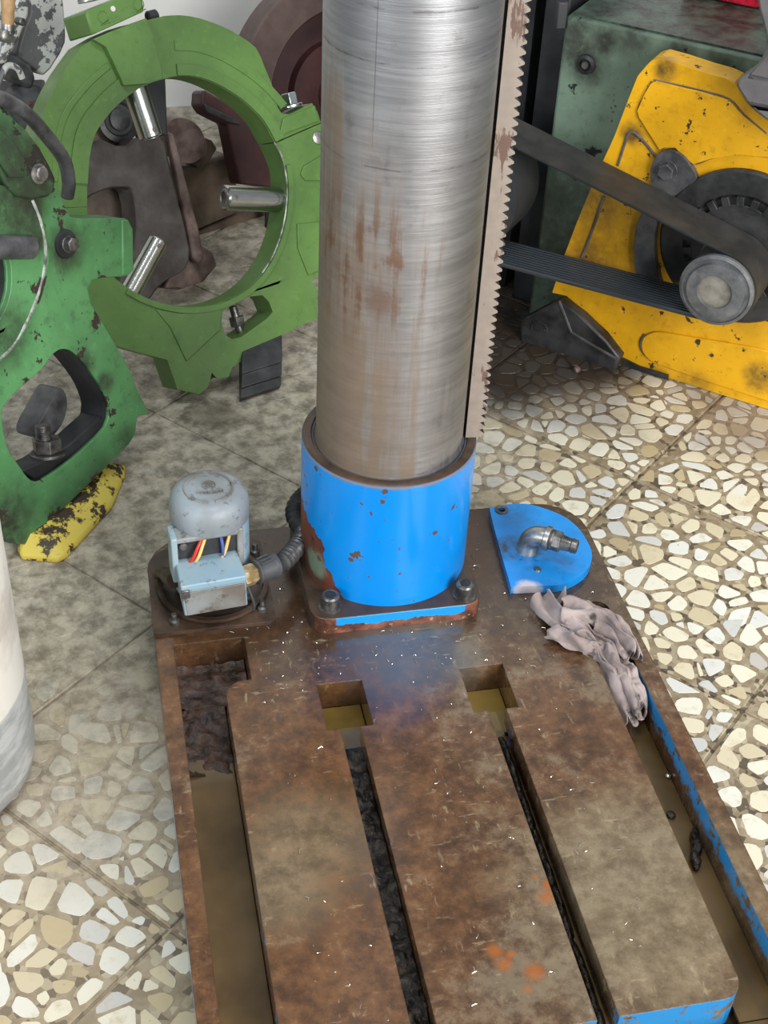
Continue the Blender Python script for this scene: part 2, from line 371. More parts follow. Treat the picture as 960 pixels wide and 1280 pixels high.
M['chipgrey']=paint('chipped_grey_paint',lin(112,112,114),lin(206,206,202),1.8,16,lin(34,34,36),.9,.4,.5)
M['wood']=greasy('old_wood_handle',lin(150,112,72),lin(196,158,112),.5,40,.2)
M['red']=greasy('greasy_red',lin(120,8,30),lin(190,20,50),.25,50,.6)
M['greymetal']=greasy('grey_machined_disc',lin(104,102,104),lin(134,131,132),.45,10,.2,.3)
def motor_mat(name,a,b,g):
    k=NT(name,.45); n=k.noise(14,5); n2=k.noise(60,5,.7)
    c=k.mix(k.step(n,.35,.65),a,b); c=k.mix(k.mul(k.step(n2,.56,.64),.6),c,g); k.col(c); k.bump(n2,.3,.001); return k.m
M['motorcap']=motor_mat('grey_cast_cap',lin(130,137,141),lin(150,160,168),lin(84,82,78))
M['motorblue']=motor_mat('pale_blue_enamel',lin(134,162,178),lin(150,170,178),lin(98,92,84))
M['motorgrey']=motor_mat('dirty_grey_enamel',lin(112,104,96),lin(142,146,146),lin(72,62,52))
M['brass']=greasy('dirty_brass',lin(150,120,70),lin(222,208,170),.35,60,.3,.5)
M['plastic']=plain('grey_plastic',lin(74,74,76),.4,0,.3,50)
M['hose']=plain('corrugated_plastic',lin(66,66,68),.35,0,.3,60)
M['wire_red']=plain('red_wire',lin(200,50,40),.4); M['wire_yellow']=plain('yellow_wire',lin(230,190,110),.4); M['wire_blue']=plain('blue_wire',lin(70,90,170),.4)
def cover_mat():
    k=NT('cover_blue_paint',.3); n=k.noise(40,6,.7); n2=k.noise(14,5,.6); f=k.noise(150,3)
    c=k.mix(k.step(n2,.35,.65),lin(14,128,206),lin(18,146,228))
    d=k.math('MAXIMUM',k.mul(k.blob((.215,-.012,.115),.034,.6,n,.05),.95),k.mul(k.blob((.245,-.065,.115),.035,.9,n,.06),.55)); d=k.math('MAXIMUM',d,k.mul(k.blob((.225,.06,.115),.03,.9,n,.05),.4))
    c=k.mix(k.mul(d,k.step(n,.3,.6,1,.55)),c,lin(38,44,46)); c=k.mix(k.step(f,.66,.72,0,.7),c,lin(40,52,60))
    c=k.mix(k.step(n2,.62,.66,0,.85),c,lin(44,50,54)); c=k.mix(k.blob((.203,-.110,.108),.024,.25,n,.02),c,lin(196,190,196)); k.col(c)
    k.set('Roughness',k.math('ADD',.15,k.mul(n,.3))); k.bump(n,.25,.001); return k.m
M['coverblue']=cover_mat()
def rag_mat():
    k=NT('dirty_cloth',.9); n=k.noise(14,6,.6); n2=k.noise(90,4)
    c=k.mix(k.step(n,.3,.7),lin(120,106,102),lin(172,156,152)); c=k.mix(k.step(k.noise(22,5,.6),.56,.68),c,lin(58,50,46))
    c=k.mix(k.step(k.noise(9,2),.66,.72,0,.6),c,lin(150,136,170)); k.col(c)
    k.set('Sheen Weight',.2); k.bump(n2,.5,.001); return k.m
M['rag']=rag_mat()
def oil_mat(name,a,b,rough=.04):
    k=NT(name,rough); n=k.noise(10,4); k.col(k.mix(k.step(n,.3,.7),a,b)); k.set('Specular IOR Level',.5); k.bump(k.noise(18,2),.03,.002); return k.m
M['oil']=oil_mat('murky_oil',lin(84,66,38),lin(112,90,58))
M['oil_ochre']=oil_mat('ochre_oil',lin(104,84,38),lin(140,114,56))
M['oil_dark']=oil_mat('black_oil',lin(34,28,20),lin(66,56,40))
def sludge_mat():
    k=NT('wet_sludge',.14); n=k.noise(40,6,.7); k.col(k.mix(k.step(n,.35,.65),lin(38,28,22),lin(88,66,56))); k.bump(n,1,.006); return k.m
M['sludge']=sludge_mat()
def swarf_mat():
    k=NT('wet_black_swarf',.18); n=k.noise(90,5,.7); k.col(k.mix(k.step(n,.4,.7),lin(22,19,16),lin(74,64,54))); k.bump(n,1,.004); k.set('Metallic',.3); return k.m
M['swarf']=swarf_mat()
M['chip']=plain('shaving_metal',lin(205,198,185),.25,.8)
def wall_mat():
    k=NT('whitewash',.8); n=k.noise(3,5); n2=k.noise(26,5,.7); c=k.mix(n,lin(206,204,200),lin(228,227,224)); c=k.mix(k.step(n2,.66,.70,0,.7),c,lin(120,112,108)); k.col(c); k.bump(n2,.2,.003); return k.m
M['wall']=wall_mat()
def drum_mat():
    k=NT('white_cylinder_paint',.4); p=k.coord('world'); x,y,z=k.sep(p); n=k.noise(1,5,.65,k.scale(p,(10,10,30))); n2=k.noise(8,5)
    up=k.step(k.math('ADD',z,k.mul(k.math('SUBTRACT',n2,.5),.03)),.172,.18)
    c=k.mix(up,k.mix(k.step(n,.4,.6),lin(148,150,150),lin(186,188,186)),k.mix(k.step(n2,.55,.7),lin(226,222,212),lin(196,188,176)))
    c=k.mix(k.mul(k.step(n,.6,.7),.5),c,lin(120,110,98)); c=k.mix(k.step(z,.035,.0,0,.7),c,lin(70,62,54)); k.col(c); k.bump(n,.15,.001); return k.m
M['drum']=drum_mat()
# floor: grime and painted machine shade, shared by tiles and stones
def floor_mat(name,stone):
    k=NT(name,.4); p=k.coord('world'); n=k.noise(3.2,5,.6); n2=k.noise(30,6,.7); n3=k.noise(110,4,.6)
    if stone:
        a=k.n('ShaderNodeAttribute',attribute_name='tint'); t=a.outputs['Fac']
        q=k.n('ShaderNodeValToRGB'); e=q.color_ramp; e.interpolation='LINEAR'
        cs=[(0,lin(150,138,116)),(.12,lin(196,178,140)),(.3,lin(230,220,192)),(.55,lin(240,235,214)),(.8,lin(232,232,224)),(.95,lin(204,204,200)),(1,lin(160,116,76))]
        while len(e.elements)<len(cs): e.elements.new(.5)
        for el,(pos,c) in zip(e.elements,cs): el.position=pos; el.color=(*c,1)
        k.l(t,q.inputs[0]); base=q.outputs[0]
        base=k.mix(k.step(n2,.52,.72,0,.5),base,lin(186,164,124)); base=k.mix(k.step(n3,.66,.72,0,.5),base,lin(120,105,84))
    else:
        base=k.mix(k.step(n2,.35,.65),lin(134,118,94),lin(168,152,126))
        v=k.voro(95,'F1',None,'Color'); sv=k.sep(v); base=k.mix(k.step(sv[0],.80,.82,0,.75),base,lin(66,56,48)); base=k.mix(k.step(sv[1],.80,.82,0,.55),base,lin(206,194,166))
    edge=k.math('ADD',n2,0.0)
    g1=k.math('MAXIMUM',k.blob((-.30,.36,0),.58,.35,n,.45),k.mul(k.blob((-.45,-.22,0),.20,.5,n,.4),.72))
    g1=k.math('MAXIMUM',g1,k.mul(k.blob((-.1,1.0,0),.55,.3,n,.3),1.0))
    g1=k.math('MAXIMUM',g1,k.step(k.sep(p)[1],1.0,1.3)) if True else g1
    grim=k.mix(k.step(n2,.32,.68),lin(120,112,99),lin(196,187,170))
    base=k.mix(k.mul(g1,k.step(n2,.25,.75,1.0,.88)),base,grim)
    base=k.mix(k.mul(k.blob((-.72,-.45,0),.5,.5,n,.5),.30),base,lin(150,134,110))
    floor_shade=k.math('MAXIMUM',k.blob((.44,.88,0),.35,.22,n,.25),k.blob((.55,.66,0),.12,.5,n,.14))
    base=k.mix(k.mul(floor_shade,.95),base,lin(34,23,17))  # shade under the right machine and stand, painted into the floor colour
    g3=k.blob((.80,.42,0),.13,.6,n,.3); base=k.mix(k.mul(g3,.6),base,lin(128,116,108))
    g3=k.blob((.55,.50,0),.09,.7,n,.3); base=k.mix(k.mul(g3,.55),base,lin(104,94,88))
    for c,r in (((-.36,.62,0),.04),((-.19,.22,0),.05),((-.2,.58,0),.05)):
        base=k.mix(k.mul(k.blob(c,r,.6,n2,.04),.6),base,lin(84,74,58))
    k.col(base); k.set('Roughness',k.math('ADD',.22 if stone else .4,k.mul(n2,.3)))
    k.bump(k.math('ADD',k.mul(n2,.4),k.mul(n3,.35)),.25 if stone else .5,.0015); return k.m
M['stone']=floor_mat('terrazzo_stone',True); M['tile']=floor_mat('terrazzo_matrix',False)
M['grout']=plain('dark_joint',lin(70,60,48),.8,0,.3,40)
#SPLIT
# ================================================================== FLOOR, WALL
def build_floor():
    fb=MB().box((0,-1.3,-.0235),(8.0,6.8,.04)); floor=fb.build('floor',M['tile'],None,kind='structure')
    th=R(-48.3); e1=Vector((math.cos(th),math.sin(th),0)); e2=Vector((-math.sin(th),math.cos(th),0))
    P=.402; o1,o2=.147,.571+.004   # joints run through these offsets
    def proj(p):
        d=p-CAM; w=d.dot(_F)
        if w<.1: return None
        return (480+FPX*d.dot(_R)/w, 640-FPX*d.dot(_U)/w, w)
    def inview(p,m=420):
        q=proj(p); return q and -m<q[0]<960+m and -m<q[1]<1280+m
    def hidden(p):
        x,y=p.x,p.y
        if -.345<x<.335 and -1.1<y<.10: return True
        return False
    rng=random.Random(11); stones=[]; tiles=[]
    for i in range(-5,6):
        for j in range(-6,5):
            a0=o1+i*P; b0=o2+j*P; c=e1*(a0+P/2)+e2*(b0+P/2)
            smp=[e1*(a0+P*u/3)+e2*(b0+P*v/3) for u in range(4) for v in range(4)]
            vis=[p for p in smp if inview(p) and not hidden(p) and p.y<2.05]
            if not vis: continue
            g=.0022
            cr=[e1*(a0+x)+e2*(b0+y) for x,y in ((g,g),(P-g,g),(P-g,P-g),(g,P-g))]
            z0=-.0065; top=[Vector((p.x,p.y,0.0)) for p in cr]; tl=[]
            ins=[p+(c-p).normalized()*.0022 for p in top]
            t=MB().add([Vector((p.x,p.y,-.012)) for p in top]+[Vector((p.x,p.y,-.0016)) for p in top]+ins,
              [(0,1,5,4),(1,2,6,5),(2,3,7,6),(3,0,4,7),(4,5,9,8),(5,6,10,9),(6,7,11,10),(7,4,8,11),(8,9,10,11)])
            to=t.build('tile',M['tile'],floor,smooth=False)
            # stones of this tile
            s=.0325; n=int(P/s); pts=[]
            for a in range(-1,n+2):
                for b in range(-1,n+2):
                    if rng.random()<.13: continue
                    pts.append((a*s+rng.uniform(-.5,.5)*s*1.15,b*s+rng.uniform(-.5,.5)*s*1.15,rng.uniform(-1,1)*.00022))
            grid={}
            for q in pts: grid.setdefault((int(q[0]//.05),int(q[1]//.05)),[]).append(q)
            for q in pts:
                if not(0<q[0]<P and 0<q[1]<P): continue
                wp=e1*(a0+q[0])+e2*(b0+q[1])
                if hidden(wp) or not inview(wp,380) or wp.y>1.95: continue
                ea=rng.uniform(0,3.14); poly=[(q[0]+.05*math.cos(k*math.pi/4),q[1]+.05*math.sin(k*math.pi/4)) for k in range(8)]
                gx,gy=int(q[0]//.05),int(q[1]//.05)
                cl=[w for dx in (-1,0,1) for dy in (-1,0,1) for w in grid.get((gx+dx,gy+dy),()) if w is not q]
                cl=[( (w[0]+0),(w[1]+0),w[2]) for w in cl]
                planes=[]
                for w in cl:
                    dx,dy=w[0]-q[0],w[1]-q[1]; planes.append((dx,dy,(w[0]**2+w[1]**2-q[0]**2-q[1]**2-w[2]+q[2])/2))
                planes+=[(-1,0,-.004),(0,-1,-.004),(1,0,P-.004),(0,1,P-.004)]
                for nx,ny,d in planes:
                    out=[]
                    for k in range(len(poly)):
                        A,B=poly[k],poly[(k+1)%len(poly)]; da=A[0]*nx+A[1]*ny-d; db=B[0]*nx+B[1]*ny-d
                        if da<=0: out.append(A)
                        if da*db<0:
                            tt=da/(da-db); out.append((A[0]+(B[0]-A[0])*tt,A[1]+(B[1]-A[1])*tt))
                    poly=out
                    if len(poly)<3: break
                if len(poly)<3: continue
                cx=sum(p[0] for p in poly)/len(poly); cy=sum(p[1] for p in poly)/len(poly)
                rr=sum(math.hypot(p[0]-cx,p[1]-cy) for p in poly)/len(poly)
                if rr<.006: continue
                gap=rng.uniform(.0018,.0048); f=max(.5,1-gap/rr)*rng.uniform(.84,1)
                pl=[(cx+(p[0]-cx)*f*rng.uniform(.92,1.04),cy+(p[1]-cy)*f*rng.uniform(.92,1.04)) for p in poly]
                # drop very short edges, cut corners
                pl=[p for k,p in enumerate(pl) if math.hypot(p[0]-pl[k-1][0],p[1]-pl[k-1][1])>.0035] or pl
                if len(pl)<3: continue
                q2=[]; m=len(pl)
                for k in range(m):
                    A,B=pl[k],pl[(k+1)%m]; r1=rng.uniform(.12,.24); r2=rng.uniform(.12,.24)
                    q2+=[(A[0]+(B[0]-A[0])*r1,A[1]+(B[1]-A[1])*r1),(B[0]+(A[0]-B[0])*r2,B[1]+(A[1]-B[1])*r2)]
                h=rng.uniform(.0003,.0007)
                top=[e1*(a0+cx+(x-cx)*.965)+e2*(b0+cy+(y-cy)*.965)+Vector((0,0,h)) for x,y in q2]
                bot=[e1*(a0+x)+e2*(b0+y)+Vector((0,0,-.0005)) for x,y in q2]
                m=len(q2); fs=[tuple(range(m,2*m))]+[(k,(k+1)%m,m+(k+1)%m,m+k) for k in range(m)]
                pr=[proj(p) for p in top]; area_=abs(sum(pr[k-1][0]*pr[k][1]-pr[k][0]*pr[k-1][1] for k in range(m)))/2 if all(pr) else 0
                tint=rng.uniform(.08,.965) if rng.random()<.97 else rng.random()
                wp2=e1*(a0+cx)+e2*(b0+cy); pc=proj(wp2)
                onscreen= 0<pc[0]<960 and 0<pc[1]<1280
                occl = pc[1]<640 and (380<pc[0]<600)
                stones.append((area_ if onscreen and not occl else 0,to,bot+top,fs,tint))
    stones.sort(key=lambda s:-s[0])
    def attr(me,vals):
        a=me.attributes.new('tint','FLOAT','POINT'); a.data.foreach_set('value',vals)
    for s in stones[:300]:
        me=bpy.data.meshes.new('stone'); me.from_pydata([tuple(v) for v in s[2]],[],s[3]); attr(me,[s[4]]*len(s[2])); me.materials.append(M['stone'])
        o=bpy.data.objects.new('stone',me); COL.objects.link(o); o.parent=s[1]
    V=[];Fc=[];T=[]
    for s in stones[300:]:
        b=len(V); V+=[tuple(v) for v in s[2]]; Fc+=[tuple(i+b for i in f) for f in s[3]]; T+=[s[4]]*len(s[2])
    me=bpy.data.meshes.new('terrazzo_chips'); me.from_pydata(V,[],Fc); attr(me,T); me.materials.append(M['stone'])
    o=bpy.data.objects.new('terrazzo_chips',me); COL.objects.link(o); o.parent=floor; o['kind']='stuff'
    print('stones',len(stones))
build_floor()
MB().box((0,2.1,1.4),(8.0,.12,2.9)).build('wall_back',M['wall'],None,kind='structure')
# ================================================================== DRILL
ZB=.10
drill=empty('radial_drill',(0,0,0),'large drilling machine with blue collar, steel column, toothed rack and oily brown base','machine')
def build_drill():
    b=MB().prism([rrect(-.355,.346,-1.02,.113,(.04,.04,.075,.075),0.0)],(0,0,ZB)); base=b.build('base_casting',M['base'],drill,smooth=False)
    z0=.025
    def P(l): return [Vector((x,y,z0)) for x,y in l]
    def arc(cx,cy,r,a0,a1,n=5): return [(cx+r*math.cos(R(a0+(a1-a0)*k/n)),cy+r*math.sin(R(a0+(a1-a0)*k/n))) for k in range(n+1)]
    u=[(-.330,-.128),(-.229,-.126),(-.229,-.212)]+arc(-.240,-.239,.027,90,180)+arc(-.240,-.772,.027,180,270)+arc(.236,-.772,.027,270,360)+arc(.238,-.239,.027,0,90)+[(.218,-.212),(.218,-.131)]+arc(.30,-.149,.019,90,0)+[(.319,-.93),(-.33,-.93)]
    cut=[MB().prism([P(u)],(0,0,.1)).build('c',M['base'])]
    m=MB()
    for a,c in ((-.123,-.095),(.084,.110)):
        pass
    for (x0,x1,h0,h1) in ((-.123,-.095,-.141,-.077),(.084,.110,.064,.128)):
        cx=(x0+x1)/2
        cut.append(MB().prism([[Vector(p) for p in ((h0,-.323,.03),(h1,-.323,.03),(h1,-.237,.03),(h0,-.237,.03))]],(0,0,.1)).build('c',M['base']))
        cut.append(MB().box((cx,-.57,.10),(x1-x0,.53,.13)).build('c',M['base']))
        cut.append(MB().box((cx,-.565,.0575),(.056,.52,.025)).build('c',M['base']))
    boolean(base,cut)
    # pump seat
    MB().prism([rrect(-.3555,-.178,-.106,.085,(.004,.012,.012,.05),ZB-.002)],(0,0,.008)).build('pump_seat',M['dark_iron'],drill,.002)
    # flange
    MB().prism([rrect(-.131,.124,-.139,.108,(.028,.028,.028,.028),ZB-.001)],(0,0,.030)).build('flange',M['flange'],drill,.003)
    # collar and column
    Rk=.1257
    MB().lathe([(Rk,.125),(Rk,.345),(Rk-.004,.349),(.112,.349),(.1085,.346),(.1085,.33),(.1045,.33)],(0,0,0),seg=96,cap=False).build('collar',M['collar'],drill,0)
    MB().lathe([(.1245,.3485),(.1225,.3497),(.1125,.3499),(.1095,.3465),(.1088,.343)],(0,0,0),seg=96,cap=False).build('collar_rim',M['dark_iron'],drill,label='bare oily rim on top of the collar')
    MB().lathe([(.1082,.345),(.105,.352),(.105,1.75)],(0,0,0),seg=128,cap=False).build('column',M['steel'],drill,label='turned steel column with brown rust stains')
    # foot bolts
    for x,y in ((-.101,-.112),(.099,-.118)):
        c=Vector((x,y,.128)); bo=MB().lathe([(.0175,0),(.0175,.003),(.0135,.003),(.0135,.022),(.0115,.0245),(.0075,.0245)],c,seg=28,cap=False).build('foot_bolt',M['bolt'],drill)
        MB().lathe([(.0075,.0245),(.0068,.012)],c,(0,0,1),6,True).build('hex_socket',M['black'],bo)
    # rack: a bar of teeth standing on the collar, pointing outward to the right
    a=R(-4); e=Vector((math.cos(a),math.sin(a),0)); t=Vector((-e.y,e.x,0))
    r0,r1,rt=.1075,.1265,.1345; w=.011; z0,z1=.35,1.75; p=.01257
    o0=-t*.0195; V=[]; Fc=[]
    def add(r,z):
        q=e*r+Vector((0,0,z))+o0; V.append(q); V.append(q+t*(2*w)); return len(V)-2
    z=z0; A_=add(r0,z); B_=add(r1,z); Fc.append((A_,B_,B_+1,A_+1))
    while z<z1-p:
        z+=p; c1_=add(rt,z-p*.74); c2_=add(rt,z-p*.52); C_=add(r0,z); D_=add(r1,z)
        for k in (0,1):
            Fc.append((A_+k,B_+k,D_+k,C_+k)); Fc.append((B_+k,c1_+k,c2_+k,D_+k))
        for u_,v_ in ((B_,c1_),(c1_,c2_),(c2_,D_),(C_,A_)): Fc.append((u_,v_,v_+1,u_+1))
        A_,B_=C_,D_
    Fc.append((A_,B_,B_+1,A_+1))
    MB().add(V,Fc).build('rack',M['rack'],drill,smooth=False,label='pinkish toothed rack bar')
    # -------- pump
    C0=Vector((-.262,-.016,0))
    ring=MB().lathe([(.083,.108),(.083,.1135),(.076,.1135),(.074,.1085)],C0,seg=56,cap=False).build('pump_ring',M['dark_iron'],drill)
    for x,y in ((-.325,-.088),(-.196,-.079),(-.19,.05),(-.297,-.064),(-.214,-.052)):
        MB().lathe([(.0075,0),(.0075,.006),(.0045,.008),(.0045,.016),(.0035,.018)],(x,y,.106),seg=14).build('screw_stud',M['bolt'],drill)
    pump=MB().lathe([(.0560,.246),(.0572,.248),(.0570,.266),(.0555,.276),(.0505,.2855),(.0440,.2902),(.038,.2915),(.0,.2918)],C0,seg=64,cap=False).build('pump_motor',M['motorcap'],drill,label='grey domed cap of the small coolant pump')
    sec=[]
    for k in range(48):
        q=2*math.pi*k/48; sec.append(Vector((C0.x+.0560*math.cos(q),C0.y+max(-.036,.0560*math.sin(q)),.118)))
    MB().prism([sec],(0,0,.129)).build('motor_body',M['motorblue'],pump)
    MB().lathe([(.052,.107),(.052,.113),(.046,.119)],C0,seg=48).build('motor_foot',M['dark_iron'],pump)
    # cap emblem: broken ring, small badge, illegible raised letters
    top=.2912
    def arcstrip(mb,c,r0,r1,a0,a1,z,h,n=18):
        o=[Vector((c[0]+r*math.cos(R(a)),c[1]+r*math.sin(R(a)),z)) for r,aa in ((r1,[a0+(a1-a0)*k/n for k in range(n+1)]),(r0,[a1+(a0-a1)*k/n for k in range(n+1)])) for a in aa]
        mb.prism([o],(0,0,h))
    em=MB(); cc=(C0.x,C0.y)
    arcstrip(em,cc,.0325,.0355,100,264,top-.003,.0058); arcstrip(em,cc,.0325,.0355,-80,82,top-.003,.0058)
    em.build('cap_ring',M['motorgrey'],pump,.0005)
    em=MB(); bc=(C0.x+.001,C0.y+.006); arcstrip(em,bc,.0085,.0100,-70,250,top-.001,.003); arcstrip(em,bc,.0048,.0060,0,359,top-.001,.003)
    em.box((bc[0]-.0018,bc[1],top+.001),(.0012,.005,.003)); em.box((bc[0]+.0018,bc[1],top+.001),(.0012,.005,.003)); em.box((bc[0],bc[1]+.0006,top+.001),(.003,.0012,.003))
    rr=random.Random(3)
    for k in range(9):
        x=C0.x-.0165+k*.0042; y=C0.y-.0125+ .00022*(k-4)**2*.6
        em.box((x,y,top+.0008),(.0009,.0052,.003)); em.box((x+.0013,y+rr.choice((-.002,0,.002)),top+.0008),(.002,.001,.003))
        if rr.random()<.5: em.box((x+.0024,y,top+.0008),(.0009,.0045,.003))
    em.build('cap_emblem',M['motorgrey'],pump)
    # square frame round the wiring window and the terminal box under it
    rot=Matrix.Rotation(R(6),3,'Z'); bc=Vector((-.268,-.085,0))
    def fr(x,y,z): return bc+rot@Vector((x,y,0))+Vector((0,0,z))
    fb=MB()
    fb.box(fr(-.0475,.036,.208),(.009,.034,.080),rot); fb.build('window_post',M['motorblue'],pump,.002)
    MB().box(fr(.0475,.038,.203),(.009,.034,.088),rot).build('window_post',M['motorgrey'],pump,.002)
    MB().box(fr(0,.034,.2425),(.089,.030,.008),rot).build('window_lintel',M['motorgrey'],pump,.002)
    MB().box(fr(0,.034,.218),(.088,.012,.046),rot).build('window_recess',M['black'],pump)
    for i,(x,mt,dx) in enumerate(((-.018,'wire_red',.012),(-.011,'wire_yellow',.010),(.021,'wire_blue',-.001),(.026,'wire_yellow',.008))):
        MB().tube(spline([fr(x-dx,.022,.196),fr(x-dx*.3,.018,.212),fr(x+dx*.4,.022,.228),fr(x+dx,.030,.236)],5),.0024,8).build('wire',M[mt],pump)
    MB().lathe([(.006,0),(.006,.006),(.004,.008)],fr(-.034,.026,.230),(0,-1,.2),12).build('terminal_screw',M['bolt'],pump)
    bx=MB().prism([[fr(-.047,.030,.203),fr(.043,.030,.203),fr(.045,-.027,.200),fr(-.049,-.027,.200)]],(0,0,-.011))
    bx.prism([[fr(-.046,.030,.192),fr(.042,.030,.192),fr(.044,-.026,.192),fr(-.048,-.026,.192)]],(.002,.003,-.052))
    bx.build('terminal_box',M['motorblue'],pump,.0022)
    MB().prism([[fr(-.046,-.028,.187),fr(.042,-.028,.187),fr(.0435,-.024,.141),fr(-.042,-.024,.141)]],rot@Vector((0,.004,0))).build('box_front',M['motorgrey'],pump,.001,label='dirtier front face of the terminal box')
    MB().box(fr(-.0435,-.028,.186),(.012,.004,.015),rot).build('corner_lug',M['bolt'],pump,.0015)
    lump=MB().tube(spline([(-.345,.010,.115),(-.334,-.0,.128),(-.327,-.022,.138),(-.32,-.045,.150)],5),[.006]*4+[.010]*6+[.012]*6,12).build('side_lump',M['dark_iron'],pump)
    # gland, coupling, corrugated hose
    g0=fr(.046,.004,.171); d=(Vector((-.150,-.040,.163))-g0).normalized()
    hb=MB(); hexhead(hb,g0-d*.004,d,.0165,.024); brass=hb.build('gland_nut',M['brass'],drill,.001,label='dirty brass gland nut')
    c1=g0+d*.020
    cp=MB().lathe([(.016,0),(.0185,.001),(.0185,.005),(.0172,.006),(.0185,.030),(.0195,.031),(.0195,.036),(.016,.038)],c1,d,28)
    e2=Vector((0,0,1)).cross(d).normalized()
    for k in range(3): cp.box(c1+d*.018+Vector((0,0,.018))+e2*(-.007+.007*k),(.020,.0024,.003),Matrix.Rotation(math.atan2(d.y,d.x),3,'Z'))
    cpl=cp.build('hose_coupling',M['plastic'],drill,label='grey plastic hose coupling')
    path=spline([c1+d*.034,c1+d*.05+Vector((.003,.004,0)),Vector((-.128,.002,.160)),Vector((-.119,.028,.160)),Vector((-.126,.056,.162)),Vector((-.122,.082,.165)),Vector((-.098,.110,.168)),Vector((-.06,.135,.16))],16)
    # even out the path and put one ring per 3 mm
    out=[path[0]]; acc=0
    for A,B in zip(path,path[1:]):
        L=(B-A).length; n=max(1,int(L/.0009))
        out+=[A+(B-A)*(k/n) for k in range(1,n+1)]
    hp=[out[0]]
    for q in out:
        if (q-hp[-1]).length>=.0011: hp.append(q)
    MB().tube(hp,[.0128+.0022*math.sin(k*2*math.pi/5) for k in range(len(hp))],16).build('corrugated_hose',M['hose'],drill)
    MB().tube(spline([fr(.05,-.002,.16),fr(.058,-.008,.13),fr(.060,.0,.108)],5),.0022,8).build('drain_wire',M['plastic'],drill)
    # -------- blue cover plate with elbow
    px=[(613,641),(618,634),(640,630),(665,631),(700,643),(722,659),(736,680),(740,697),(733,713),(716,725),(697,731),(670,732),(641,733),(637,728)]
    zc=.115; lp=spline([fl(x,y,zc) for x,y in px],4,True)
    cov=MB().prism([lp],(0,0,-.0145)).build('cover_plate',M['coverblue'],drill,.0025,label='D shaped blue cover plate')
    cb=MB().lathe([(.011,0),(.011,.002),(.006,.002),(.006,-.0)],fl(627,638,zc),seg=20).build('cover_screw',M['bolt'],cov)
    MB().lathe([(.006,0),(.005,.002)],fl(672,712,zc),seg=12).build('cover_screw',M['bolt'],cov)
    p0=fl(659,687,zc); ax=(Vector((.288,-.058,0))-Vector((.231,-.018,0))).normalized()
    zc2=.147; path=[p0+Vector((0,0,-.002)),p0+Vector((0,0,.012))]
    for k in range(1,8):
        q=math.pi/2*k/7; path.append(p0+Vector((0,0,.012))+Vector((0,0,.022*math.sin(q)))+ax*(.022*(1-math.cos(q))))
    path.append(path[-1]+ax*.006)
    MB().tube(path,[.0180,.0165]+[.0160]*7+[.0160],20).build('pipe_elbow',M['galv'],cov,label='galvanised pipe elbow')
    q=path[-1]
    MB().lathe([(.0180,0),(.0195,.001),(.0195,.008),(.018,.009)],q-ax*.003,ax,26).build('elbow_collar',M['galv'],cov)
    hb=MB().lathe([(.0155,0),(.0165,.003),(.0155,.006)],q+ax*.006,ax,26); hexhead(hb,q+ax*.011,ax,.0165,.013); hb.build('pipe_nut',M['bolt'],cov,.0008)
    MB().lathe([(.0125,0),(.0105,.016),(.0118,.018),(.0108,.026),(.0085,.026),(.0085,.01)],q+ax*.023,ax,24,False).build('hose_tail',M['bolt'],cov)
build_drill()
# ------------------------------------------------ oil and swarf lying in the channels
def sheet(name,outline,z,mat,label,cat):
    m=MB(); m.prism([[Vector((x,y,z)) for x,y in outline]],(0,0,-.004)); o=m.build(name,mat,None,smooth=False); tag(o,label,cat,kind='stuff'); return o
sheet('oil_pool',[(-.3295,-.30),(-.268,-.30),(-.268,-.78),(-.3295,-.78)],.046,M['oil'],'murky brown oil filling the left channel of the base','oil')
sheet('oil_pool',[(-.329,-.802),(.3185,-.802),(.3185,-.929),(-.329,-.929)],.046,M['oil'],'murky brown oil across the front channel of the base','oil')
sheet('oil_pool',[(.266,-.215),(.3185,-.215),(.3185,-.80),(.266,-.80)],.046,M['oil'],'murky brown oil filling the right channel of the base','oil')
def lumps(name,x0,x1,y0,y1,z,amp,mat,label,cat,nx=10,step=.006,seed=0,slope=0.0,fade=None):
    ny=int(abs(y1-y0)/step); vs=[];fs=[]
    for j in range(ny+1):
        for i in range(nx+1):
            x=x0+(x1-x0)*i/nx; y=y0+(y1-y0)*j/ny
            h=mnoise.fractal(Vector((x*60+seed,y*60,seed*1.7)),.8,2.2,4)*amp+mnoise.noise(Vector((x*25,y*14+seed,0)))*amp
            f=1.0 if fade is None else fade(i/nx,j/ny)
            vs.append((x,y,z+slope*(j/ny)+h*f-(1-f)*.012))
    for j in range(ny):
        for i in range(nx): fs.append((j*(nx+1)+i,j*(nx+1)+i+1,(j+1)*(nx+1)+i+1,(j+1)*(nx+1)+i))
    m=MB().add(vs,fs); o=m.build(name,mat,None,ang=180); tag(o,label,cat,kind='stuff'); return o
lumps('sludge',-.329,-.231,-.129,-.211,.056,.005,M['sludge'],'wet brown sludge at the head of the left channel','sludge',22,.004,3,-.004)
lumps('sludge',-.329,-.268,-.211,-.33,.052,.005,M['sludge'],'wet brown sludge sliding into the oil of the left channel','sludge',18,.004,5,-.006)
lumps('swarf',-.122,-.096,-.34,-.80,.076,.008,M['swarf'],'black wet swarf packed in the left slot of the table','swarf',10,.003,9)
lumps('swarf',.085,.109,-.345,-.80,.068,.008,M['swarf'],'black wet swarf lying in the right slot of the table','swarf',10,.003,14,0,lambda u,v:max(0,min(1,(1.15-abs(u-.62)*2.6-.2*v))))
sheet('oil_pool',[(-.140,-.322),(-.078,-.322),(-.078,-.238),(-.140,-.238)],.051,M['oil_ochre'],'ochre oil in the square pocket of the left slot','oil')
sheet('oil_pool',[(.065,-.322),(.127,-.322),(.127,-.238),(.065,-.238)],.050,M['oil_ochre'],'ochre oil in the square pocket of the right slot','oil')
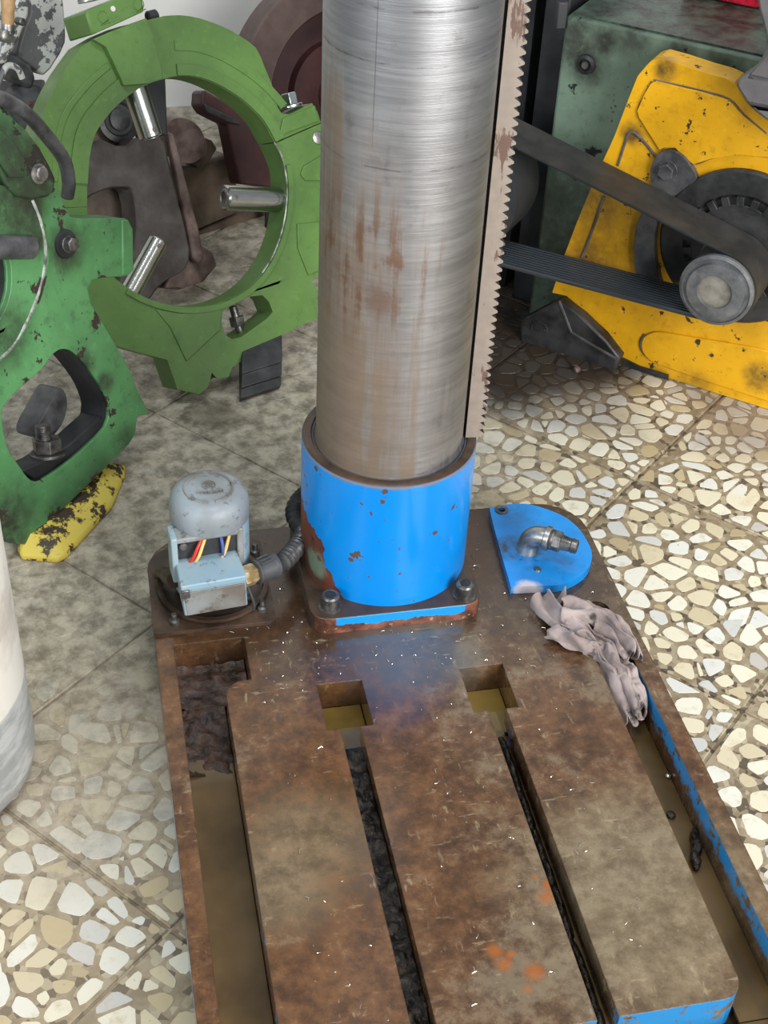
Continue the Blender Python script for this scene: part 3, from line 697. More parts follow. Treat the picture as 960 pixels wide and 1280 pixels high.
sheet('oil_pool',[(.0845,-.325),(.1095,-.325),(.1095,-.83),(.0845,-.83)],.058,M['oil'],'brown oil along the right slot of the table','oil')
sheet('oil_pool',[(-.1225,-.325),(-.0955,-.325),(-.0955,-.83),(-.1225,-.83)],.060,M['oil_dark'],'dark oil along the left slot of the table','oil')
# clod of swarf in the right channel
cl=MB(); pth=[fl(868,1032,.050),fl(869,1050,.053),fl(871,1066,.054),fl(870,1080,.052),fl(868,1088,.049)]
pp=spline(pth,6); cl.tube([p+Vector((mnoise.noise(p*90)*.004,mnoise.noise(p*70)*.004,0)) for p in pp],[.002+.006*math.sin(math.pi*min(1,(k+1)/len(pp)))*(1+.4*mnoise.noise(p*160)) for k,p in enumerate(pp)],10)
tag(cl.build('swarf_clod',M['swarf']),'long dark clod of swarf lying in the right channel','swarf')
cl=MB().lathe([(.0,-.003),(.006,0),(.007,.003),(.004,.006),(0,.007)],fl(838,1020,.047),(0.2,.1,1),9,False)
tag(cl.build('swarf_lump',M['swarf']),'small round lump of swarf in the oil of the right channel','swarf')
cl=MB().lathe([(.0,-.002),(.0035,0),(.004,.003),(.002,.0045),(0,.005)],fl(835,971,.047),(0,0,1),10,False)
tag(cl.build('metal_pellet',M['chip']),'tiny grey pellet in the right channel below the rag','pellet')
# small bright shavings scattered over the base
def shavings():
    rr=random.Random(21); m=MB()
    for k in range(480):
        if rr.random()<.55: x,y=rr.uniform(-.35,.33),rr.uniform(-.24,.10)
        else: x,y=rr.uniform(-.26,.26),rr.uniform(-.80,-.2)
        if x*x+y*y<.13**2 or (abs(x)<.135 and -.142<y<.11): continue
        if x<-.17 and y>-.11: continue
        if x>.18 and y>-.11: continue
        if (x<-.22 or x>.21) and y<-.12: continue
        if -.145<x<-.074 and y<-.23 or .06<x<.13 and y<-.23: continue
        L=rr.choice((.0006,.0008,.001,.0012,.0016,.0022,.0035)); a=rr.uniform(0,6.28); c=Vector((x,y,.1012)); d=Vector((math.cos(a),math.sin(a),0))*L; s=Vector((-d.y,d.x,0))*rr.uniform(-.7,.7)
        m.tube([c-d,c-d*.3+s*.6+Vector((0,0,.0008)),c+d*.4+s+Vector((0,0,.001)),c+d],.0005,4)
    o=m.build('metal_shavings',M['chip']); tag(o,'tiny bright metal shavings scattered over the brown base','shavings',kind='stuff')
shavings()
#SPLIT2
# ================================================================== PALE GREEN STEADY REST (ring), leaning back
def nut(mb,c,axis,r,h,ref=None): return hexhead(mb,c,axis,r,h,6,ref)
def build_ring():
    pl=Plane(fl(245,490,.028),64,24); T=.062
    A=lambda pts,off=0:[pl.at(x,y,off) for x,y in pts]
    root=empty('steady_rest',(-.13,.72,0),'pale green ring-shaped steady rest with three steel pins, leaning back behind the pump motor','steady rest')
    back=-pl.n*T
    inner_up=[(343,178),(330,154),(317,139),(300,124),(280,111),(262,102),(242,96),(221,95),(200,100),(179,108),(160,120),(144,134),(130,150),(121,163),(115,178),(111,200),(109,230),(109,258)]
    outer_up=[(34,262),(34,235),(37,208),(43,178),(52,148),(64,118),(80,89),(103,57),(127,43),(150,33),(205,20),(225,19),(250,23),(280,34),(300,45),(320,60),(330,82),(340,106),(347,134),(352,142),(362,143),(376,136),(390,129),(397,140),(401,153)]
    inner_lo=[(109,259),(111,285),(117,310),(128,330),(142,346),(160,360),(178,370),(200,378),(225,383),(250,383),(272,379),(292,371),(312,358),(328,341),(341,320),(351,294),(357,266),(359,237),(356,207),(344,179)]
    outer_lo=[(402,154),(418,168),(430,200),(433,245),(430,290),(420,325),(404,345),(388,350),(396,360),(397,398),(368,411),(330,434),(290,460),(286,471),(271,473),(265,466),(260,484),(249,493),(222,487),(209,450),(165,438),(120,425),(80,400),(50,350),(36,305),(34,263)]
    slot=[(277,402),(279,390),(287,382),(312,371),(328,369),(336,377),(341,390),(334,398),(302,421),(290,424),(281,418)]
    front_i=spline(A(inner_up),3); front_o=spline(A(outer_up[:8]),3)[:-1]+A(outer_up[7:11])+spline(A(outer_up[10:17]),2)[1:]+A(outer_up[17:])
    up=MB().prism([front_o+front_i],back).build('upper_half',M['lightgreen'],root,.004)
    fi=spline(A(inner_lo),3); fo=spline(A(outer_lo[:7]),3)+A(outer_lo[7:])
    lo=MB().prism([fo+fi,A(slot)],back).build('lower_half',M['lightgreen'],root,.004)
    MB().tube(spline([pl.at(x,y,.0065) for x,y in [(343,178),(352,195),(357,215),(359,237),(357,266),(351,294),(341,320),(328,341)]],5),.0016,6).build('worn_edge',M['wornedge'],lo,label='pale worn edge of the bore')
    # raised inner lip and radial ridges
    def band(pin,pout,h,o0=-.001): return MB().prism([A(pout,o0)+A(pin,o0)],pl.n*h)
    cen=pl.at(233,238)
    def scaled(pts,s): return [pl.o*0+cen+(pl.at(x,y)-cen)*s for x,y in pts]
    def lip(src,a,b,s0,s1,h):
        seg=src[a:b]; i=spline(scaled(seg,s0),3); o=spline(scaled(seg,s1),3)
        m=MB().prism([[p-pl.n*.001 for p in o+i[::-1]]],pl.n*h); return m
    lip(inner_up,0,8,1.005,1.10,.006).build('inner_lip',M['lightgreen'],up,.002)
    lip(inner_up,10,17,1.005,1.17,.006).build('inner_lip',M['lightgreen'],up,.002)
    lip(inner_up,1,8,1.22,1.30,.003).build('web_ridge',M['lightgreen'],up,.0014)
    lip(inner_up,10,17,1.28,1.34,.003).build('web_ridge',M['lightgreen'],up,.0014)
    lip(inner_lo,5,19,1.005,1.055,.006).build('inner_lip',M['lightgreen'],lo,.002)
    # radial boss that carries the top pin and the clamp block on it
    bo=A([(112,50),(140,38),(178,24),(187,45),(196,80),(199,98),(180,106),(150,108),(146,98),(128,60)],-.002)
    MB().prism([bo],pl.n*.016).build('pin_boss',M['lightgreen'],up,.004)
    cbp=[(78,44),(106,15),(180,-12),(181,14),(114,43)]
    blk=A([(106,14),(176,-14),(181,14),(115,44)],.02)
    cb=MB().prism([blk],-pl.n*.10).build('clamp_block',M['lightgreen'],root,.004)
    dot=pl.at(141,11,.0195); MB().lathe([(.0045,0),(.0045,.0012)],dot,pl.n,18).build('punch_mark',M['wall'],cb,label='small white dot on the clamp block')
    ref=(pl.at(160,4,.02)-pl.at(128,16,.02)).normalized(); upv=pl.n.cross(ref); upv=upv if upv.z>0 else -upv
    for (x,y,rot) in ((129,21,0),(173,5,1)):
        c=pl.at(x,y,.0205); path=[c+ref*(.010*math.cos(t))+upv*(.010*math.sin(t)) for t in [R(a) for a in range(230,-60,-20)]]
        MB().tube(path+[c-ref*.009-upv*.011,c+ref*.010-upv*.012],.0011,6).build('cast_mark',M['lightgreen'],cb)
    MB().lathe([(.02,0),(.018,.05)],pl.at(112,2,-.02),pl.v,24).build('screw_cap',M['galv'],cb)
    MB().cyl(pl.at(196,19,-.03),pl.at(184,22,-.03),.011,seg=18,ch=.002).build('lock_screw',M['dullblack'],root)
    # split-line lug with its bolt, rib pocket frame on the lower right
    MB().prism([A([(346,177),(355,167),(398,151),(392,132),(352,148)],-.002)],pl.n*.006).build('joint_lug',M['lightgreen'],up,.002)
    hb=MB(); c=pl.at(364,134,-.03); hb.lathe([(.023,0),(.023,.005)],c,pl.v,26); nut(hb,c+pl.v*.005,pl.v,.0165,.022,pl.u); hb.build('hex_bolt',M['brightbolt'],root,.0008)
    MB().lathe([(.012,0),(.012,.003),(.010,.004)],pl.at(397,172,.0),pl.n,24).build('pivot_pin',M['galv'],lo)
    MB().prism([A([(374,218),(378,208),(402,193),(408,226),(380,226)],-.001)],pl.n*.005).build('rib_pad',M['lightgreen'],lo,.0015)
    MB().prism([A([(370,280),(412,276),(420,310),(398,338),(384,344),(371,310)],-.001)],pl.n*.005).build('rib_pad',M['lightgreen'],lo,.0015)
    MB().prism([A([(193,386),(228,391),(262,386),(276,378),(275,412),(232,452),(212,410)],-.001)],pl.n*.004).build('foot_web',M['lightgreen'],lo,.002)
    # pins
    off=-T*.5
    def pin(p0,p1,r,name_end):
        a=pl.at(*p0,off); b=pl.at(*p1,off); d=(b-a).normalized()
        o=MB().lathe([(r,0),(r,(b-a).length-.003),(r-.003,(b-a).length)],a,d,32).build('support_pin',M['chrome'],root)
        if name_end: MB().lathe([(r*.72,0),(r*.72,.0012),(r*.5,.0014),(r*.45,-.004)],b,d,24).build('pin_tip',M['galv'],o)
        e=d.cross(pl.n).normalized()
        s=b-d*.013+pl.n*(r*.93); MB().lathe([(.0045,0),(.0045,.0018),(.003,.002)],s,pl.n,14).build('pin_screw',M['bolt'],o)
    pin((160,85),(189,172),.0225,True); pin((378,251),(280,247),.0240,True); pin((150,388),(198,300),.0185,False)
    # T-bolt, nut and the black clamp plate below
    cp=pl.at(308,402,-.045)
    foot=[fl(299,503),fl(349,487)]; topq=[pl.at(297,447,-.030),pl.at(349,418,-.030)]
    sl=((topq[0]+topq[1])-(foot[0]+foot[1]))*.5; d=foot[1]-foot[0]; nu=d.cross(sl).normalized(); nu=nu if nu.z>0 else -nu
    prof=[(0,0),(0,.014),(.16,.016),(.17,.022),(.40,.024),(.41,.029),(1.0,.029),(1.0,.0)]
    tp=MB(); tp.prism([[foot[0]+sl*t+nu*h+Vector((0,0,.001)) for t,h in prof]],d); tp.build('clamp_plate',M['black'],root,.0015,label='black stepped clamp plate under the ring')
    sb=MB(); ax=(pl.at(303,440,-.03)-pl.at(291,385,-.03)).normalized()
    c=pl.at(291,383,-.03); e=pl.at(303,425,-.03); sb.cyl(c,e,.008,seg=16); nut(sb,pl.at(295,396,-.03)+ax*.0,ax,.0155,.018,pl.u); sb.build('stud_and_nut',M['bolt'],root,.0006)
    return pl
PL_RING=build_ring()
# ================================================================== DARKER GREEN STEADY REST (left)
def build_left():
    o=fl(20,680,.034); pl=Plane(o,45,12); T=.066
    A=lambda pts,off=0:[pl.at(x,y,off) for x,y in pts]
    root=empty('steady_rest',(-.5,.35,0),'chipped darker green steady rest at the left edge, standing on a worn yellow bar','steady rest')
    back=-pl.n*T
    outer=[(72,234),(80,254),(88,271),(100,273),(157,273),(163,285),(165,338),(156,346),(128,347),(115,351),(110,361),(114,380),(130,406),(148,436),(162,462),(174,492),(187,518),(172,520),(169,543),(161,556),(96,620),(31,681),(12,679),(-6,655),(-40,600),(-90,560),(-150,545),(-215,500),(-262,430),(-270,330),(-240,235),(-180,165),(-110,140),(-40,160),(0,190),(40,236)]
    window=[(74,437),(88,438),(101,449),(111,461),(123,478),(131,494),(136,513),(131,534),(110,556),(86,577),(62,594),(45,602),(35,597),(26,585),(13,566),(7,551),(3,528),(4,508),(20,490),(36,476),(52,462),(64,446)]
    hole=[(9,350),(4,378),(-12,408),(-40,432),(-80,442),(-125,430),(-160,398),(-176,352),(-165,300),(-135,266),(-95,252),(-50,262),(-12,288),(5,318)]
    body=MB().prism([A(outer),spline(A(window),2,True),spline(A(hole),2,True)],back).build('body',M['midgreen'],root,.004)
    # raised ring round the bore: its edge is the worn pale ridge
    ro=[(40,250),(50,275),(56,305),(55,335),(48,366),(36,396),(18,430),(-4,452),(-50,474),(-100,474),(-150,455),(-192,415),(-212,352),(-198,290),(-160,245),(-100,222),(-40,225),(10,234)]
    MB().prism([spline(A(ro,-.001),3,True),spline(A(hole,-.001),2,True)],pl.n*.010).build('bore_ring',M['midgreen'],body,.004)
    wr=spline([pl.at(x,y,.0085) for x,y in ro[:8]],6)
    MB().tube(wr,[.0028+.0012*mnoise.noise(p*60) for p in wr],6).build('worn_ridge',M['wornedge'],body,label='pale worn edge of the bore')
    def dark_sheet(pts,name,d):
        w=spline(A(pts),2,True); c=sum(w,Vector())/len(w); q=[p+(c-p).normalized()*d for p in w]; n=len(q)
        MB().add([p-pl.n*.005 for p in q]+[p-pl.n*(T-.001) for p in q],[(i,(i+1)%n,(i+1)%n+n,i+n) for i in range(n)]).build(name,M['dullblack'],body)
    dark_sheet(window,'window_dark_sheet',.0012); dark_sheet(hole,'bore_dark_sheet',.0012)  # dark sheets added inside the openings to darken their green walls
    # hinged upper arm, closed over the body at the pin
    arm=[(0,128),(15,144),(32,161),(50,184),(62,206),(70,224),(68,240),(58,247),(40,250),(22,246),(8,232),(-6,205),(-40,175),(-100,158),(-170,175),(-225,230),(-250,300),(-275,290),(-250,200),(-180,120),(-100,95),(-40,105)]
    ar=MB().prism([A(arm,.016)],-pl.n*(T*.8)).build('hinged_arm',M['midgreen_dirty'],root,.004)
    MB().prism([A([(-4,160),(14,176),(30,200),(28,222),(10,222),(-6,198),(-40,172),(-60,150)],.0165)],pl.n*.004).build('arm_rib',M['midgreen_dirty'],ar,.002)
    hp=MB(); c=pl.at(48,217,.017); hp.lathe([(.0155,0),(.0155,.002)],c,pl.n,28); hp.lathe([(.0115,.002),(.0115,.009),(.0095,.011)],c,pl.n,28); hp.build('hinge_pin',M['galv'],ar)
    # bolt on the lug, lug end plate
    bb=MB(); c=pl.at(82,305,.0); bb.lathe([(.0235,0),(.022,.003),(.017,.003),(.017,.004)],c,pl.n,30); bb.build('bolt_seat',M['dullblack'],body)
    hb=MB(); hb.lathe([(.014,0),(.0135,.004)],c+pl.n*.004,pl.n,24); nut(hb,c+pl.n*.008,pl.n,.0125,.012,pl.v); hb.build('hex_bolt',M['bolt'],body,.0008)
    MB().prism([A([(150,275),(158,274),(164,286),(165,337),(157,345),(151,344)],-.002)],pl.n*.005).build('lug_end',M['midgreen'],body,.0025)
    # grey support pin seen in the bore
    a=pl.at(40,309,.012); b=pl.at(-70,309,.012); MB().cyl(a,b,.0185,seg=28,ch=.003).build('support_pin',M['grease'],root)
    # stud and nut in the window
    ax=(pl.at(62,590,-.034)-pl.at(56,530,-.034)).normalized()
    sb=MB(); p=pl.at(53,531,-.03); sb.cyl(p,p+ax*.07,.0115,seg=20)
    for k in range(8): sb.cyl(p+ax*(.002+.0034*k),p+ax*(.0040+.0034*k),.0128,seg=20)
    q=pl.at(58,548,-.03); nut(sb,q,ax,.0245,.024,pl.u); sb.lathe([(.030,.024),(.030,.029)],q,ax,26); sb.build('stud_and_nut',M['bolt'],root,.0008)
    wb=MB().prism([A([(27,588),(45,601),(86,577),(131,534),(126,520),(86,556),(50,578)],-.012)],-pl.n*.045).build('window_sill',M['dullblack'],root,.003)
    # dark grey jaw lying behind the window
    jw=A([(40,545),(62,505),(76,480),(86,500),(80,530),(60,552)],-T-.012); MB().prism([chaikin(jw,2)],-pl.n*.05).build('jaw',M['grease'],root,.006)
    # yellow and black bar it stands on
    base=[fl(22,690),fl(27,701),fl(72,705),fl(84,699),fl(140,637),fl(156,600),fl(158,588),fl(130,590),fl(60,655)]
    cm=sum(base,Vector())/len(base); dv=Vector((-.016,.012,0)); n_=len(base)
    topb=[cm+(p-cm)*.80+dv+Vector((0,0,.034)) for p in base]; lowb=[p+Vector((0,0,.012)) for p in base]
    yb=MB().add(base+lowb+topb,[tuple(range(n_))[::-1],tuple(range(2*n_,3*n_))]+[(i+o_,(i+1)%n_+o_,(i+1)%n_+n_+o_,i+n_+o_) for o_ in (0,n_) for i in range(n_)]).build('clamp_bar',M['bar'],root,.004,label='worn yellow and black bar under the green frame')
    return pl
PL_LEFT=build_left()
hz=lambda x,y,d:CAM+ray(x,y)*d
# grey cable looped between the two frames
pts=[PL_LEFT.at(-20,118,.03),PL_LEFT.at(8,126,.02),PL_LEFT.at(35,144,.0),PL_LEFT.at(60,172,-.02),PL_LEFT.at(80,200,-.035),PL_LEFT.at(86,228,-.05),PL_LEFT.at(84,246,-.06)]
tag(MB().tube(spline(pts,8),.0112,14).build('cable',M['grease']),'thick grey cable arching from the darker green frame across the pale ring','cable')
# ================================================================== WHITE CYLINDER at the left edge
def build_drum():
    p=fl(38,945); d=(p-CAM); d.z=0; d.normalize(); right=Vector((d.y,-d.x,0)); r=.15; c=p-right*(r-.012)+d*.01; c.z=0
    root=empty('gas_cylinder',c,'scuffed white cylinder with grey lower part, cut by the left edge of the picture','cylinder')
    MB().lathe([(r-.035,.0),(r-.014,.006),(r-.004,.022),(r,.05),(r,.60),(r-.02,.68),(r-.07,.74),(.03,.76)],c,(0,0,1),72).build('shell',M['drum'],root)
    MB().lathe([(.03,.75),(.03,.80),(.02,.80),(.02,.84)],c,(0,0,1),24).build('valve',M['brass'],root)
build_drum()
# ================================================================== PALE GREEN MACHINE, YELLOW CASTING, BELT
PY=Plane(fl(775,455),130.2,0)
def build_right():
    A=lambda pts,off=0:[PY.at(x,y,off) for x,y in pts]
    G=-.075                                        # machine face lies this far behind the yellow casting
    top=PY.at(707,20,G).z; ul=PY.at(707,20,G); u=PY.u; n=PY.n
    mc=empty('green_machine',(ul.x,ul.y,0),'pale green machine body with greasy dark top, behind the yellow casting','machine')
    left=PY.at(690,150,G); le=(left-PY.o).dot(u)
    tl=ul.copy(); le=(ul-PY.o).dot(u)
    f0=PY.o+n*G+u*le; f0.z=0
    pts=[f0+Vector((0,0,.0)),f0+u*1.0,f0+u*1.0+Vector((0,0,top)),f0+Vector((0,0,top))]
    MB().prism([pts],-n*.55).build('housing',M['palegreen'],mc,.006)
    t0=f0+Vector((0,0,top)); MB().prism([[t0-n*.012+u*.01,t0-n*.012+u*.99,t0-n*.54+u*.99,t0-n*.54+u*.01]],(0,0,.004)).build('top_ledge',M['darkgreen_top'],mc,label='greasy dark green top of the machine')
    c=PY.at(733,80,G); m=MB().lathe([(.019,0),(.018,.006),(.012,.008),(.0105,.004),(.0105,.001)],c,n,26,True); m.build('bolt_hole',M['black'],mc)
    MB().lathe([(.007,.0),(.0065,.010),(.004,.010)],c,n,16).build('hole_ring',M['bolt'],mc)
    q=f0+Vector((0,0,top-.05))-u*.004; 
    MB().box(PY.at(701,18,G+.004),(.02,.02,.05)).build('latch',M['dullblack'],mc,.003)
    # greasy red part lying on the machine top
    c=t0-n*.235+u*.165; cr=MB(); rr=random.Random(5)
    a=[c+u*(k*.026)+Vector((0,0,.012))+n*rr.uniform(-.006,.006) for k in range(9)]
    cr.prism([[c+u*-.02,c+u*.13,c+u*.13+Vector((0,0,.09)),c+u*.03+Vector((0,0,.10)),c+u*-.02+Vector((0,0,.05))]],-n*.14)
    o=cr.build('red_casting',M['red'],None,.008); tag(o,'greasy red casting lying on top of the green machine','casting')
    for v in o.data.vertices: v.co.z+=.006
    tag(MB().prism([[c+u*.135+Vector((0,0,.006)),c+u*.30+Vector((0,0,.006)),c+u*.30+Vector((0,0,.12)),c+u*.16+Vector((0,0,.10))]],-n*.12).build('black_casting',M['black'],None,.008),'black greasy casting on top of the green machine, right of the red casting','casting')
    # dark stand left of the machine, behind the column
    s0=f0-u*.012-n*.05
    st=MB().prism([[s0,s0-u*.085,s0-u*.085+Vector((0,0,top+.12)),s0+Vector((0,0,top+.12))]],-n*.10).build('upright',M['dullblack'],None,.004)
    s1=s0-u*.080-n*.03
    root=empty('steel_stand',(s0.x,s0.y,0),'dark steel stand between the column and the green machine','stand'); bpy.data.objects.remove(st,do_unlink=True)
    MB().prism([[s0,s0-u*.05,s0-u*.05+Vector((0,0,top+.16)),s0+Vector((0,0,top+.16))]],-n*.09).build('upright',M['dullblack'],root,.004)
    MB().prism([[s1,s1-u*.09,s1-u*.09+Vector((0,0,top+.16)),s1+Vector((0,0,top+.16))]],-n*.07).build('back_upright',M['dullblack'],root,.004)
    MB().prism([[s0-u*.02-n*.09+Vector((0,0,.20)),s0-u*.30-n*.09+Vector((0,0,.20)),s0-u*.30-n*.09+Vector((0,0,top+.16)),s0-u*.02-n*.09+Vector((0,0,top+.16))]],-n*.30).build('back_panel',M['black'],root,.004)
    for k in (.06,.28): MB().box(s0-u*k-n*.2+Vector((0,0,.101)),(.035,.035,.202)).build('foot',M['black'],root,.003)
    # ---- yellow casting
    yc=empty('gear_plate',PY.o+u*.15-n*.03,'yellow painted casting with black gears and pulley, standing against the green machine','casting')
    yc.location.z=0
    outer=[(808,82),(814,76),(825,73),(850,80),(880,90),(905,97),(918,103),(925,118),(938,134),(962,153),(1010,180),(1080,230),(1110,330),(1090,430),(1062,515),(1010,524),(955,510),(900,493),(850,477),(810,465),(775,455),(780,441),(760,415),(735,392),(708,370),(690,366),(705,320),(722,275),(745,220),(768,170),(785,125),(797,95)]
    body=MB().prism([A(outer)],-n*.055).build('plate',M['yellow'],yc,.006)
    def groove_line(pts,h,w,name,mat,k=4):
        return MB().tube(spline([PY.at(x,y,h) for x,y in pts],k),w,8).build(name,mat,body)
    # raised panel above, its dark crease all round
    pan=[(815,103),(822,100),(850,107),(880,114),(912,124),(930,143),(965,172),(1010,206),(1010,207),(960,195),(925,192),(890,197),(868,204),(858,195),(845,183),(832,183),(826,186),(812,164),(800,145),(798,137),(806,118)]
    MB().prism([A(pan,-.002)],n*.007).build('raised_panel',M['yellow'],body,.0035)
    groove_line([(815,102),(806,119),(798,138),(805,152),(826,186)],.001,.0022,'panel_crease',M['grease'])
    groove_line([(818,100),(850,107),(880,114),(912,124),(930,143),(958,167)],.001,.0016,'panel_crease',M['grease'])
    groove_line([(826,186),(834,182),(846,184),(858,196),(870,204),(890,197),(925,192),(965,196)],.001,.0026,'panel_crease',M['grease'])
    groove_line([(772,207),(780,182),(786,167),(793,166),(806,178),(820,196)],.001,.0026,'panel_crease',M['grease'])
    groove_line([(755,245),(736,300),(727,322)],.001,.0026,'panel_crease',M['grease'])
    low=[(802,428),(806,418),(822,412),(850,417),(900,425),(962,436),(1000,450),(1000,512),(955,498),(900,480),(850,463),(815,450),(804,440)]
    MB().prism([chaikin(A(low,-.002),1)],n*.007).build('raised_panel',M['yellow'],body,.003)
    groove_line([(806,418),(801,428),(806,442),(830,456),(880,473),(955,498)],.001,.003,'panel_crease',M['grease'])
    MB().lathe([(.004,0),(.004,.002)],PY.at(890,444,.005),n,6).build('small_plug',M['bolt'],body)
    # boss with hex bolt
    bs=chaikin(A([(816,205),(825,188),(842,183),(858,192),(872,212),(875,222),(858,232),(846,243),(828,240),(816,225)],-.002),2)
    bo=MB().prism([bs],n*.014).build('bolt_boss',M['grease'],body,.003)
    hb=MB(); c=PY.at(834,213,.012); hb.lathe([(.0195,0),(.0195,.002)],c,n,26); nut(hb,c+n*.002,n,.0165,.011,PY.v); hb.build('hex_bolt',M['grease'],bo,.0008)
    # dark gear disc, bearing ring
    gc=PY.at(925,308,0.0)
    MB().lathe([(.150,0),(.150,.010),(.146,.013),(.105,.013),(.098,.008),(.05,.008)],gc,n,72).build('gear_housing',M['black'],yc)
    tk=MB()
    for k in range(22):
        a=2*math.pi*k/22; d=PY.u*math.cos(a)+PY.v*math.sin(a); tk.box(gc+d*.094+n*.014,(.018,.014,.014),Matrix((d,n,d.cross(n))).transposed())
    tk.lathe([(.088,.006),(.088,.020),(.03,.020)],gc,n,48); tk.build('gear',M['black'],yc,.001)
    ringp=[(806,258),(798,285),(796,315),(800,345),(812,368),(836,372),(828,345),(822,318),(822,290),(828,268)]
    MB().prism([chaikin(A(ringp,-.002),2)],n*.020).build('bearing_ring',M['grease'],yc,.002)
    # black foot casting at its lower left corner
    ft=MB().prism([A([(657,394),(700,371),(709,370),(738,392),(762,416),(781,440),(775,456),(740,446),(700,437),(656,429)],.0)],n*.028); ft.build('foot_casting',M['black'],yc,.005,label='black greasy foot of the yellow casting')
    MB().tube(spline([PY.at(x,y,.028) for x,y in [(664,412),(666,404),(674,402),(682,407),(684,415),(680,412)]],5),.002,6).build('cast_mark',M['black'],yc)
    MB().tube([PY.at(699,376,.028),PY.at(714,415,.028),PY.at(735,428,.028),PY.at(770,448,.028)],.003,6).build('foot_rib',M['grease'],yc)
    MB().prism([A([(780,447),(800,457),(836,468),(836,474),(800,464),(778,455)],.001)],n*.004).build('worn_strip',M['black'],yc)
    # pulley on its shaft
    W=.112; H0=.014
    pc=PY.at(893,366,H0+W+.012); rp=.064
    base=pc-n*(W+H0+.012)
    MB().lathe([(.04,.008),(.04,H0+.002),(rp*1.06,H0),(rp*1.06,H0+.006),(rp,H0+.008),(rp,H0+W-.006),(rp*1.06,H0+W-.004),(rp*1.06,H0+W+.003),(rp*.97,H0+W+.006),(rp*.95,H0+W+.003),(rp*.84,H0+W+.003),(rp*.82,H0+W+.010),(rp*.50,H0+W+.012),(rp*.48,H0+W+.008)],base,n,64,False).build('pulley',M['pulley'],yc,label='grey greasy pulley')
    MB().lathe([(rp*.49,0),(rp*.49,H0+W+.007)],base,n,48).build('shaft',M['shaft'],yc)
    m=MB(); m.lathe([(rp*.49,H0+W+.0075),(0,H0+W+.0078)],base,n,48,False)
    # ---- belt round the pulley and a second pulley behind the column
    rb=rp+.004; th=.0055
    # direction of the runs taken in the casting's plane
    pin=PY.at(893,366,H0+W/2)-PY.o
    cu,cv=(base-PY.o).dot(PY.u),(base-PY.o).dot(PY.v)
    U=PY.at(645,187,H0+W)-PY.o; Lw=PY.at(630,335,H0+W)-PY.o
    uu=(U.dot(PY.u),U.dot(PY.v)); ll=(Lw.dot(PY.u),Lw.dot(PY.v))
    print('belt upper',uu,'lower',ll,'pulley',cu,cv)
    return dict(base=base,rb=rb,th=th,H0=H0,W=W,cu=cu,cv=cv,uu=uu,ll=ll)
BI=build_right()
